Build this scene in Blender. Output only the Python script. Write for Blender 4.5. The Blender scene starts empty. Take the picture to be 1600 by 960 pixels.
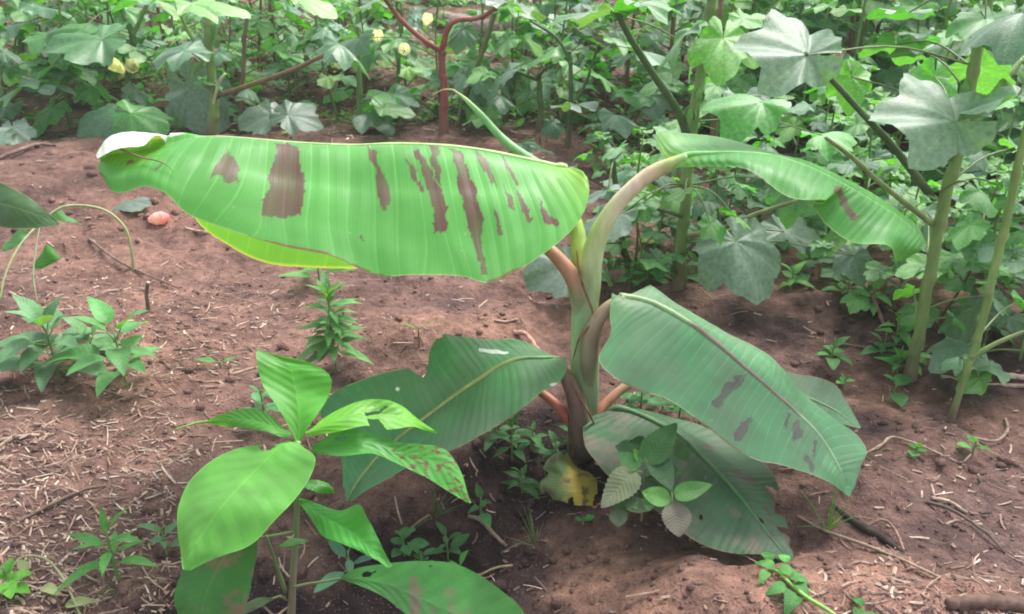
import bpy, math, random
import numpy as np
from mathutils import Vector, Matrix

# ------------------------------------------------------------------ camera, sky, sun, exposure
sc = bpy.context.scene
CAM_H = 0.9
PITCH = math.radians(27.0)
F = 1386.0                      # focal length in pixels of the 1600 px wide photograph
cd = bpy.data.cameras.new("camera")
cam = bpy.data.objects.new("camera", cd)
sc.collection.objects.link(cam)
cam.location = (0, 0, CAM_H)
cam.rotation_euler = (math.radians(90) - PITCH, 0, 0)
cd.sensor_width = 36.0
cd.lens = 36.0 * F / 1600.0
cd.clip_start = 0.02
cd.clip_end = 300
cd.dof.use_dof = True
cd.dof.focus_distance = 1.32
cd.dof.aperture_fstop = 14.0
sc.camera = cam

SUN_EL, SUN_AZ = math.radians(58), math.radians(38)   # azimuth from +Y towards +X
w = bpy.data.worlds.new("World"); sc.world = w; w.use_nodes = True
nt = w.node_tree
bg = nt.nodes["Background"]
sky = nt.nodes.new("ShaderNodeTexSky"); sky.sky_type = 'NISHITA'; sky.sun_disc = False
sky.sun_elevation = SUN_EL; sky.sun_rotation = SUN_AZ
sky.air_density = 1.0; sky.dust_density = 4.0; sky.ozone_density = 1.0
hs = nt.nodes.new("ShaderNodeHueSaturation"); hs.inputs["Saturation"].default_value = 0.35   # overcast: a nearly white sky
nt.links.new(sky.outputs[0], hs.inputs["Color"]); nt.links.new(hs.outputs[0], bg.inputs["Color"])
bg.inputs["Strength"].default_value = 0.15
sd = bpy.data.lights.new("sun", 'SUN'); sd.energy = 1.5; sd.angle = math.radians(16); sd.color = (1, 0.96, 0.9)
sun = bpy.data.objects.new("sun", sd); sc.collection.objects.link(sun)
sdir = Vector((math.sin(SUN_AZ) * math.cos(SUN_EL), math.cos(SUN_AZ) * math.cos(SUN_EL), math.sin(SUN_EL)))
sun.rotation_euler = sdir.to_track_quat('Z', 'Y').to_euler()
sc.view_settings.view_transform = 'Standard'
sc.view_settings.look = 'None'
sc.view_settings.exposure = 1.40
sc.view_settings.gamma = 1.0
sc.view_settings.use_curve_mapping = False
sc.cycles.use_denoising = True
sc.cycles.max_bounces = 6
sc.cycles.transmission_bounces = 4
sc.cycles.diffuse_bounces = 4
sc.cycles.filter_width = 1.9

# ------------------------------------------------------------------ helpers
rnd = random.Random(7)
COL = sc.collection
CP, SP = math.cos(PITCH), math.sin(PITCH)

def P(px, py, Y):
    """a pixel of the photograph at the distance Y in front of the camera"""
    x = (px - 800) / F; v = (480 - py) / F
    d = np.array([x, CP + v * SP, -SP + v * CP])
    return np.array([0, 0, CAM_H]) + d * (Y / d[1])

def project(p):
    p = np.asarray(p, float).reshape(-1, 3)
    x, y, z = p[:, 0], p[:, 1], p[:, 2] - CAM_H
    depth = y * CP - z * SP
    up = y * SP + z * CP
    return 800 + F * x / depth, 480 - F * up / depth

def _hash(ix, iy, seed):
    h = (ix.astype(np.int64) * 374761393 + iy.astype(np.int64) * 668265263 + seed * 974634777) & 0x7fffffff
    h = ((h ^ (h >> 13)) * 1274126177) & 0x7fffffff
    return ((h ^ (h >> 16)) & 0xffff) / 65535.0

def vnoise(x, y, seed=0):
    x = np.asarray(x, float); y = np.asarray(y, float)
    ix, iy = np.floor(x), np.floor(y)
    fx, fy = x - ix, y - iy
    fx = fx * fx * (3 - 2 * fx); fy = fy * fy * (3 - 2 * fy)
    a = _hash(ix, iy, seed); b = _hash(ix + 1, iy, seed); c = _hash(ix, iy + 1, seed); d = _hash(ix + 1, iy + 1, seed)
    return (a + (b - a) * fx) * (1 - fy) + (c + (d - c) * fx) * fy

def fbm(x, y, o=4, seed=0):
    s, a, t = 0, 1.0, 0
    for k in range(o):
        s = s + a * (vnoise(x * 2 ** k + 13.7 * k, y * 2 ** k + 5.1 * k, seed + k) - .5); t += a; a *= .5
    return s / t * 2

def G0(px, py):
    x = (px - 800) / F; v = (480 - py) / F
    dy, dz = CP + v * SP, -SP + v * CP
    t = -CAM_H / dz
    return x * t, dy * t

BUMPS = []
def bump_at(px, py, h, rx, ry):
    gx, gy = G0(px, py); BUMPS.append((gx, gy, h, rx, ry))
# dips and mounds of the bed (pixel of the place on level ground, height, radii)
bump_at(640, 1010, -.13, .26, .14); bump_at(720, 800, -.10, .17, .12); bump_at(850, 700, -.05, .13, .08)
bump_at(450, 960, -.08, .22, .10); bump_at(1120, 960, .022, .32, .09); bump_at(1130, 820, -.035, .18, .09); bump_at(1400, 980, .03, .35, .12)
bump_at(680, 530, .045, .22, .09); bump_at(850, 500, .035, .12, .06); bump_at(860, 455, -.035, .16, .05)
bump_at(300, 280, .07, 1.0, .25); bump_at(1250, 600, -.03, .35, .12); bump_at(150, 560, -.02, .3, .1)
bump_at(1300, 480, .04, .4, .12); bump_at(60, 330, .06, .35, .16)
for a_, b_ in ((1412, 625), (1478, 672), (1058, 470), (331, 222), (694, 226)): bump_at(a_, b_, .016, .055, .05)

def terrain(x, y):
    x = np.asarray(x, float); y = np.asarray(y, float)
    z = np.zeros(np.broadcast(x, y).shape)
    for gx, gy, h, rx, ry in BUMPS:
        z = z + h * np.exp(-((x - gx) / rx) ** 2 - ((y - gy) / ry) ** 2)
    far = np.clip((y - 2.6) / 1.0, 0, 1)
    z = z + far * .035 * np.sin((y - .15 * x) * 2 * math.pi / .95)
    z = z + .030 * fbm(x * 2.3, y * 2.3, 3, 3) + .016 * fbm(x * 8, y * 8, 3, 11)
    n = fbm(x * 26, y * 26, 4, 21)
    z = z + .013 * n * (0.6 + .8 * vnoise(x * 4, y * 4, 31))
    c = vnoise(x * 55, y * 55, 41)
    z = z + .005 * np.clip(c - .55, 0, 1) * 2
    return z

def tz(x, y):
    return float(terrain(np.array([x]), np.array([y]))[0])

def G(px, py):
    """where the pixel's ray meets the soil"""
    x = (px - 800) / F; v = (480 - py) / F
    d = np.array([x, CP + v * SP, -SP + v * CP])
    t0 = -CAM_H / d[2]
    tt = np.linspace(t0 * .6, t0 * 1.25, 400)
    below = CAM_H + d[2] * tt < terrain(d[0] * tt, d[1] * tt)
    i = int(np.argmax(below)) if below.any() else 399
    lo, hi = tt[max(i - 1, 0)], tt[i]
    for _ in range(12):
        t = (lo + hi) / 2
        if CAM_H + d[2] * t < tz(d[0] * t, d[1] * t): hi = t
        else: lo = t
    p = d * hi + np.array([0, 0, CAM_H]); p[2] = tz(p[0], p[1])
    return p

# ------------------------------------------------------------------ materials
def mat_base(name):
    m = bpy.data.materials.new(name); m.use_nodes = True
    n = m.node_tree; n.nodes.clear()
    out = n.nodes.new("ShaderNodeOutputMaterial")
    return m, n, out

def N(n, t, **kw):
    x = n.nodes.new(t)
    for k, v in kw.items():
        if k.startswith('i_'):
            x.inputs[k[2:].replace('_', ' ')].default_value = v
        else:
            setattr(x, k, v)
    return x

def math_(n, op, a, b=None, c=None, clamp=False):
    x = n.nodes.new("ShaderNodeMath"); x.operation = op; x.use_clamp = clamp
    for i, v in enumerate((a, b, c)):
        if v is None: continue
        if isinstance(v, (int, float)): x.inputs[i].default_value = v
        else: n.links.new(v, x.inputs[i])
    return x.outputs[0]

def mixc(n, fac, a, b, blend='MIX'):
    x = n.nodes.new("ShaderNodeMix"); x.data_type = 'RGBA'; x.blend_type = blend
    for s, v in ((x.inputs[0], fac), (x.inputs[6], a), (x.inputs[7], b)):
        if isinstance(v, (int, float)): s.default_value = v
        elif isinstance(v, tuple): s.default_value = (*v, 1) if len(v) == 3 else v
        else: n.links.new(v, s)
    return x.outputs[2]

def leaf_material(name, kind, rough=.45, spec=.5, transl=.35, under=(.2, .34, .18), under_mix=.5, tint=(1.5, 1.55, .35), noise=.25, dust=0.0, bumpy=.25, bscale=60):
    m, n, out = mat_base(name)
    at = N(n, "ShaderNodeAttribute", attribute_name='col')
    oi = N(n, "ShaderNodeObjectInfo")
    tc = N(n, "ShaderNodeTexCoord")
    uv = N(n, "ShaderNodeUVMap")
    sep = N(n, "ShaderNodeSeparateXYZ"); n.links.new(uv.outputs[0], sep.inputs[0])
    nz = N(n, "ShaderNodeTexNoise", i_Scale=14.0, i_Detail=5.0); n.links.new(tc.outputs['Object'], nz.inputs['Vector'])
    col = at.outputs['Color']
    rm = N(n, "ShaderNodeMapRange", i_From_Min=.3, i_From_Max=.7, i_To_Min=1 - noise, i_To_Max=1 + noise); n.links.new(nz.outputs[0], rm.inputs[0])
    vm = N(n, "ShaderNodeVectorMath", operation='SCALE'); n.links.new(col, vm.inputs[0]); n.links.new(rm.outputs[0], vm.inputs['Scale'])
    col = vm.outputs[0]
    h = None
    if kind == 'banana':
        u, v = sep.outputs[0], sep.outputs[1]
        av = math_(n, 'ABSOLUTE', v)
        mpu = N(n, "ShaderNodeMapping"); n.links.new(uv.outputs[0], mpu.inputs[0]); mpu.inputs['Scale'].default_value = (9, .5, 1)
        n1 = N(n, "ShaderNodeTexNoise", i_Scale=1.0, i_Detail=1.0); n.links.new(mpu.outputs[0], n1.inputs['Vector'])
        q = math_(n, 'ADD', math_(n, 'MULTIPLY', u, 34.0), math_(n, 'MULTIPLY', n1.outputs[0], 2.2))
        q = math_(n, 'SUBTRACT', q, math_(n, 'MULTIPLY', math_(n, 'POWER', av, 2.6), .5))
        fr = math_(n, 'FRACT', q)
        d1 = math_(n, 'ABSOLUTE', math_(n, 'SUBTRACT', fr, .5))           # 0 on the vein
        line = math_(n, 'SUBTRACT', 1.0, math_(n, 'MULTIPLY', d1, 18.0), clamp=True)
        line = math_(n, 'MULTIPLY', line, math_(n, 'SUBTRACT', 1.0, math_(n, 'MULTIPLY', av, .65)))
        fine = math_(n, 'SINE', math_(n, 'MULTIPLY', q, 6.283 * 7))
        # veins fade in and out along the leaf
        n2 = N(n, "ShaderNodeTexNoise", i_Scale=3.0); n.links.new(uv.outputs[0], n2.inputs['Vector'])
        st = N(n, "ShaderNodeMapRange", i_From_Min=.35, i_From_Max=.7, i_To_Min=.4, i_To_Max=.95); n.links.new(n2.outputs[0], st.inputs[0])
        lf = math_(n, 'MULTIPLY', line, st.outputs[0])
        vein = mixc(n, 1.0, col, (2.2, 1.7, 2.3), 'MULTIPLY')
        col = mixc(n, lf, col, vein)
        dk = math_(n, 'ADD', math_(n, 'MULTIPLY', fine, .016), 1.0)
        vm2 = N(n, "ShaderNodeVectorMath", operation='SCALE'); n.links.new(col, vm2.inputs[0]); n.links.new(dk, vm2.inputs['Scale'])
        col = vm2.outputs[0]
        tri = math_(n, 'MULTIPLY', d1, 2.0)
        h = math_(n, 'ADD', math_(n, 'MULTIPLY', tri, .6), math_(n, 'MULTIPLY', fine, .04))
        bd = .0011
    elif kind in ('cotton', 'weed'):
        if kind == 'cotton':
            u, v = sep.outputs[0], sep.outputs[1]
            best = None
            for a in (0, 52, -52, 105, -105):
                ca, sa = math.cos(math.radians(a)), math.sin(math.radians(a))
                al = math_(n, 'ADD', math_(n, 'MULTIPLY', u, ca), math_(n, 'MULTIPLY', v, sa))
                pe = math_(n, 'ABSOLUTE', math_(n, 'SUBTRACT', math_(n, 'MULTIPLY', u, -sa), math_(n, 'MULTIPLY', v, -ca)))
                side = math_(n, 'MULTIPLY', math_(n, 'LESS_THAN', al, 0.0), 5.0)
                pe = math_(n, 'ADD', pe, side)
                best = pe if best is None else math_(n, 'MINIMUM', best, pe)
            line = math_(n, 'SUBTRACT', 1.0, math_(n, 'MULTIPLY', best, 45.0), clamp=True)
            h0 = math_(n, 'MULTIPLY', math_(n, 'MINIMUM', best, .16), 4.0)
            amp = .22
        else:
            u, v = sep.outputs[0], sep.outputs[1]
            av = math_(n, 'ABSOLUTE', v)
            l1 = math_(n, 'SUBTRACT', 1.0, math_(n, 'MULTIPLY', av, 26.0), clamp=True)
            q = math_(n, 'FRACT', math_(n, 'SUBTRACT', math_(n, 'MULTIPLY', u, 11.0), math_(n, 'MULTIPLY', av, 2.2)))
            d1 = math_(n, 'ABSOLUTE', math_(n, 'SUBTRACT', q, .5))
            l2 = math_(n, 'MULTIPLY', math_(n, 'SUBTRACT', 1.0, math_(n, 'MULTIPLY', d1, 14.0), clamp=True), .28)
            line = math_(n, 'MAXIMUM', l1, l2)
            h0 = math_(n, 'MULTIPLY', d1, .7)
            amp = .28
        vein = mixc(n, 1.0, col, (2.3, 1.7, 2.0), 'MULTIPLY')
        col = mixc(n, math_(n, 'MULTIPLY', line, amp), col, vein)
        n3 = N(n, "ShaderNodeTexNoise", i_Scale=float(bscale), i_Detail=3.0); n.links.new(tc.outputs['Object'], n3.inputs['Vector'])
        h = math_(n, 'ADD', h0, math_(n, 'MULTIPLY', n3.outputs[0], bumpy * 3))
        bd = .0016
    else:
        n3 = N(n, "ShaderNodeTexNoise", i_Scale=float(bscale), i_Detail=4.0); n.links.new(tc.outputs['Object'], n3.inputs['Vector'])
        h = n3.outputs[0]; bd = .0015
    # per object shade
    rr = N(n, "ShaderNodeMapRange", i_To_Min=.75, i_To_Max=1.25); n.links.new(oi.outputs['Random'], rr.inputs[0])
    vm3 = N(n, "ShaderNodeVectorMath", operation='SCALE'); n.links.new(col, vm3.inputs[0])
    if kind == 'banana': vm3.inputs['Scale'].default_value = 1.0
    else: n.links.new(rr.outputs[0], vm3.inputs['Scale'])
    col = vm3.outputs[0]
    if dust > 0:
        n4 = N(n, "ShaderNodeTexNoise", i_Scale=9.0, i_Detail=6.0); n.links.new(tc.outputs['Object'], n4.inputs['Vector'])
        dm = N(n, "ShaderNodeMapRange", i_From_Min=.42, i_From_Max=.72, i_To_Min=0.0, i_To_Max=dust); n.links.new(n4.outputs[0], dm.inputs[0])
        col = mixc(n, dm.outputs[0], col, (.20, .19, .16))
    geo = N(n, "ShaderNodeNewGeometry")
    ucol = mixc(n, under_mix, col, under)
    col2 = mixc(n, geo.outputs['Backfacing'], col, ucol)
    bp = N(n, "ShaderNodeBump", i_Strength=.8, i_Distance=bd); n.links.new(h, bp.inputs['Height'])
    pb = N(n, "ShaderNodeBsdfPrincipled"); n.links.new(col2, pb.inputs['Base Color']); n.links.new(bp.outputs[0], pb.inputs['Normal'])
    rgh = N(n, "ShaderNodeMapRange", i_From_Min=.3, i_From_Max=.7, i_To_Min=rough - .08, i_To_Max=rough + .12); n.links.new(nz.outputs[0], rgh.inputs[0])
    n.links.new(rgh.outputs[0], pb.inputs['Roughness'])
    if kind == 'cotton': pb.inputs['Sheen Weight'].default_value = .28; pb.inputs['Sheen Roughness'].default_value = .45; pb.inputs['Sheen Tint'].default_value = (.85, .95, .9, 1)
    pb.inputs['Specular IOR Level'].default_value = spec
    if transl > 0:
        tr = N(n, "ShaderNodeBsdfTranslucent")
        tcol = mixc(n, 1.0, col, tint, 'MULTIPLY'); n.links.new(tcol, tr.inputs['Color'])
        mx = N(n, "ShaderNodeMixShader"); n.links.new(math_(n, 'MULTIPLY', at.outputs['Alpha'], transl), mx.inputs[0])
        n.links.new(pb.outputs[0], mx.inputs[1]); n.links.new(tr.outputs[0], mx.inputs[2]); n.links.new(mx.outputs[0], out.inputs[0])
    else:
        n.links.new(pb.outputs[0], out.inputs[0])
    return m

def soil_material():
    m, n, out = mat_base("soil")
    tc = N(n, "ShaderNodeTexCoord")
    def nz(s, d=6.0, r=.6):
        x = N(n, "ShaderNodeTexNoise", i_Scale=s, i_Detail=d, i_Roughness=r); n.links.new(tc.outputs['Object'], x.inputs['Vector']); return x.outputs[0]
    a, b, c, e = nz(1.6), nz(7.0), nz(45.0), nz(260.0, 4.0)
    r1 = N(n, "ShaderNodeValToRGB"); n.links.new(a, r1.inputs[0])
    r1.color_ramp.elements[0].position = .36; r1.color_ramp.elements[0].color = (.155, .097, .086, 1)
    r1.color_ramp.elements[1].position = .64; r1.color_ramp.elements[1].color = (.270, .155, .118, 1)
    r2 = N(n, "ShaderNodeValToRGB"); n.links.new(b, r2.inputs[0])
    r2.color_ramp.elements[0].position = .38; r2.color_ramp.elements[0].color = (.62, .60, .62, 1)
    r2.color_ramp.elements[1].position = .66; r2.color_ramp.elements[1].color = (1.15, 1.1, 1.1, 1)
    col = mixc(n, 1.0, r1.outputs[0], r2.outputs[0], 'MULTIPLY')
    at = N(n, "ShaderNodeAttribute", attribute_name='col'); col = mixc(n, 1.0, col, at.outputs['Color'], 'MULTIPLY')
    r3 = N(n, "ShaderNodeMapRange", i_From_Min=.3, i_From_Max=.7, i_To_Min=.62, i_To_Max=1.35); n.links.new(c, r3.inputs[0])
    r4 = N(n, "ShaderNodeMapRange", i_From_Min=.3, i_From_Max=.7, i_To_Min=.75, i_To_Max=1.25); n.links.new(e, r4.inputs[0])
    k = math_(n, 'MULTIPLY', r3.outputs[0], r4.outputs[0])
    vm = N(n, "ShaderNodeVectorMath", operation='SCALE'); n.links.new(col, vm.inputs[0]); n.links.new(k, vm.inputs['Scale'])
    # pale specks of chaff
    vo = N(n, "ShaderNodeTexVoronoi", i_Scale=170.0); n.links.new(tc.outputs['Object'], vo.inputs['Vector'])
    sp = math_(n, 'LESS_THAN', vo.outputs['Distance'], .16)
    sp = math_(n, 'MULTIPLY', sp, math_(n, 'GREATER_THAN', b, .5))
    col = mixc(n, math_(n, 'MULTIPLY', sp, .55), vm.outputs[0], (.36, .27, .22))
    h = math_(n, 'ADD', math_(n, 'MULTIPLY', c, 1.0), math_(n, 'MULTIPLY', e, .35))
    bp = N(n, "ShaderNodeBump", i_Strength=1.0, i_Distance=.012); n.links.new(h, bp.inputs['Height'])
    pb = N(n, "ShaderNodeBsdfPrincipled", i_Roughness=.93); pb.inputs['Specular IOR Level'].default_value = .2
    n.links.new(col, pb.inputs['Base Color']); n.links.new(bp.outputs[0], pb.inputs['Normal'])
    n.links.new(pb.outputs[0], out.inputs[0])
    return m

def rough_material(name, rough=.8, spec=.25, noise=.35, scale=40, stretch=1, bd=.003):
    """stems, bark, straw: colour from the mesh attribute, broken up by noise"""
    m, n, out = mat_base(name)
    at = N(n, "ShaderNodeAttribute", attribute_name='col'); tc = N(n, "ShaderNodeTexCoord")
    mp = N(n, "ShaderNodeMapping"); n.links.new(tc.outputs['Object'], mp.inputs[0]); mp.inputs['Scale'].default_value = (1, 1, 1 / stretch)
    nz = N(n, "ShaderNodeTexNoise", i_Scale=float(scale), i_Detail=5.0); n.links.new(mp.outputs[0], nz.inputs['Vector'])
    rm = N(n, "ShaderNodeMapRange", i_From_Min=.3, i_From_Max=.7, i_To_Min=1 - noise, i_To_Max=1 + noise); n.links.new(nz.outputs[0], rm.inputs[0])
    vm = N(n, "ShaderNodeVectorMath", operation='SCALE'); n.links.new(at.outputs['Color'], vm.inputs[0]); n.links.new(rm.outputs[0], vm.inputs['Scale'])
    bp = N(n, "ShaderNodeBump", i_Strength=.7, i_Distance=bd); n.links.new(nz.outputs[0], bp.inputs['Height'])
    pb = N(n, "ShaderNodeBsdfPrincipled", i_Roughness=rough); pb.inputs['Specular IOR Level'].default_value = spec
    n.links.new(vm.outputs[0], pb.inputs['Base Color']); n.links.new(bp.outputs[0], pb.inputs['Normal']); n.links.new(pb.outputs[0], out.inputs[0])
    return m

M = {}
M['soil'] = soil_material()
M['banana'] = leaf_material('banana_leaf', 'banana', rough=.43, spec=.38, transl=.38, under=(.34, .46, .30), under_mix=.55, noise=.10, tint=(2.3, 1.75, .25))
M['banana_old'] = leaf_material('banana_leaf_dusty', 'banana', rough=.52, spec=.35, transl=.22, under=(.22, .30, .2), under_mix=.5, noise=.18, dust=.45, tint=(1.3, 1.4, .35))
M['cotton'] = leaf_material('cotton_leaf', 'cotton', rough=.36, spec=.9, transl=.33, under=(.10, .26, .05), under_mix=.45, noise=.28, dust=.12, tint=(1.5, 2.2, .3))
M['weed'] = leaf_material('weed_leaf', 'weed', rough=.46, spec=.35, transl=.36, under=(.2, .36, .12), under_mix=.4, noise=.22, dust=.22, tint=(1.6, 1.6, .25))
M['weed_dusty'] = leaf_material('weed_leaf_dusty', 'weed', rough=.6, spec=.3, transl=.25, under=(.16, .24, .12), under_mix=.4, noise=.25, dust=.95, tint=(1.4, 1.5, .4))
M['petal'] = leaf_material('petal', 'plain', rough=.6, spec=.2, transl=.45, under=(.8, .8, .5), under_mix=.3, noise=.06, tint=(1.1, 1.1, .8))
M['stem'] = rough_material('plant_stem', rough=.50, spec=.35, noise=.22, scale=60, stretch=4, bd=.0015)
M['wood'] = rough_material('dead_wood', rough=.85, spec=.2, noise=.4, scale=70, stretch=1, bd=.004)
M['straw'] = rough_material('straw', rough=.75, spec=.3, noise=.3, scale=90)

# ------------------------------------------------------------------ object makers
def link(o, parent=None):
    COL.objects.link(o)
    if parent is not None: o.parent = parent
    return o

def mesh(name, V, Fc, mat, col=None, uv=None, smooth=True):
    me = bpy.data.meshes.new(name)
    V = np.asarray(V, np.float32).reshape(-1, 3)
    Fc = list(Fc) if not isinstance(Fc, np.ndarray) else Fc
    if isinstance(Fc, np.ndarray) and Fc.ndim == 2:
        k = Fc.shape[1]
        me.vertices.add(len(V)); me.vertices.foreach_set('co', V.ravel())
        me.loops.add(Fc.size); me.loops.foreach_set('vertex_index', Fc.ravel().astype(np.int32))
        me.polygons.add(len(Fc)); me.polygons.foreach_set('loop_start', np.arange(0, Fc.size, k, dtype=np.int32))
        me.polygons.foreach_set('loop_total', np.full(len(Fc), k, np.int32))
        me.update(calc_edges=True)
    else:
        me.from_pydata([tuple(map(float, v)) for v in V], [], [tuple(map(int, f)) for f in Fc])
        me.update()
    me.polygons.foreach_set('use_smooth', np.full(len(me.polygons), smooth))
    if col is not None:
        c = np.asarray(col, np.float32)
        if c.ndim == 1: c = np.tile(c, (len(V), 1))
        if c.shape[1] == 3: c = np.hstack([c, np.ones((len(c), 1), np.float32)])
        a = me.color_attributes.new('col', 'FLOAT_COLOR', 'POINT'); a.data.foreach_set('color', np.ascontiguousarray(c, np.float32).ravel())
    if uv is not None:
        uv = np.asarray(uv, np.float32)
        idx = np.empty(len(me.loops), np.int32); me.loops.foreach_get('vertex_index', idx)
        l = me.uv_layers.new(name='UVMap'); l.data.foreach_set('uv', np.ascontiguousarray(uv[idx], np.float32).ravel())
    me.materials.append(mat)
    return me

def obj(name, me, parent=None, label=None, cat=None, group=None, kind=None):
    o = bpy.data.objects.new(name, me); link(o, parent)
    for k, v in (('label', label), ('category', cat), ('group', group), ('kind', kind)):
        if v: o[k] = v
    return o

def thing(name, label, cat, loc=(0, 0, 0), group=None):
    o = bpy.data.objects.new(name, None); link(o); o.location = tuple(map(float, loc)); o.empty_display_size = .05
    o['label'] = label; o['category'] = cat
    if group: o['group'] = group
    return o

def crs(Pn, m):
    """Catmull-Rom through the control points (n, d) sampled at m stations"""
    Pn = np.asarray(Pn, float); n = len(Pn)
    if n == 2: Pn = np.array([Pn[0], (Pn[0] + Pn[1]) / 2, Pn[1]]); n = 3
    E = np.concatenate([[2 * Pn[0] - Pn[1]], Pn, [2 * Pn[-1] - Pn[-2]]])
    t = np.linspace(0, n - 1, m); i = np.minimum(t.astype(int), n - 2); f = t - i
    f = f.reshape(-1, *([1] * (Pn.ndim - 1)))
    p0, p1, p2, p3 = E[i], E[i + 1], E[i + 2], E[i + 3]
    return .5 * (2 * p1 + (p2 - p0) * f + (2 * p0 - 5 * p1 + 4 * p2 - p3) * f ** 2 + (3 * p1 - p0 - 3 * p2 + p3) * f ** 3)

class MB:
    """collects tubes and sheets into one mesh"""
    def __init__(s): s.V, s.F, s.C, s.U, s.n = [], [], [], [], 0
    def add(s, V, Fc, c, uv=None):
        V = np.asarray(V, float); s.V.append(V)
        s.F += [tuple(i + s.n for i in f) for f in Fc]
        c = np.asarray(c, float)
        s.C.append(np.tile(c, (len(V), 1)) if c.ndim == 1 else c)
        s.U.append(np.zeros((len(V), 2)) if uv is None else uv)
        s.n += len(V); return s
    def tube(s, pts, r, c, sides=8, m=None, cap=True, flat=1.0):
        pts = np.asarray(pts, float); m = m or max(4, len(pts) * 5)
        r = np.asarray([r] * len(pts) if np.isscalar(r) else r, float)
        c = np.asarray(c, float); c = np.tile(c, (len(pts), 1)) if c.ndim == 1 else c
        A = crs(pts, m); tt = np.linspace(0, len(pts) - 1, m)
        R = np.interp(tt, range(len(r)), r); Cc = np.stack([np.interp(tt, range(len(c)), c[:, k]) for k in range(3)], 1)
        T = np.gradient(A, axis=0); T /= np.linalg.norm(T, axis=1)[:, None] + 1e-9
        up = np.array([0, 0, 1.]) if abs(T[0][2]) < .9 else np.array([0, 1., 0])
        a = np.cross(T[0], up); a /= np.linalg.norm(a)
        V, Fc, CC = [], [], []
        for k in range(m):
            a = a - T[k] * np.dot(a, T[k]); a /= np.linalg.norm(a) + 1e-9
            b = np.cross(T[k], a)
            for j in range(sides):
                th = 2 * math.pi * j / sides
                V.append(A[k] + R[k] * (math.cos(th) * a + flat * math.sin(th) * b)); CC.append(Cc[k])
        for k in range(m - 1):
            for j in range(sides):
                j2 = (j + 1) % sides
                Fc.append((k * sides + j, k * sides + j2, (k + 1) * sides + j2, (k + 1) * sides + j))
        if cap:
            V.append(A[0]); CC.append(Cc[0]); V.append(A[-1]); CC.append(Cc[-1]); e = len(V)
            for j in range(sides):
                j2 = (j + 1) % sides
                Fc.append((j2, j, e - 2)); Fc.append(((m - 1) * sides + j, (m - 1) * sides + j2, e - 1))
        return s.add(np.array(V), Fc, np.array(CC))
    def mesh(s, name, mat, smooth=True):
        return mesh(name, np.concatenate(s.V), s.F, mat, np.concatenate(s.C), np.concatenate(s.U), smooth)

def inpoly(px, py, poly):
    ins = np.zeros(px.shape, bool); n = len(poly)
    for i in range(n):
        x1, y1 = poly[i]; x2, y2 = poly[(i + 1) % n]
        c = ((y1 > py) != (y2 > py)) & (px < (x2 - x1) * (py - y1) / (y2 - y1 + 1e-12) + x1)
        ins ^= c
    return ins

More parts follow.
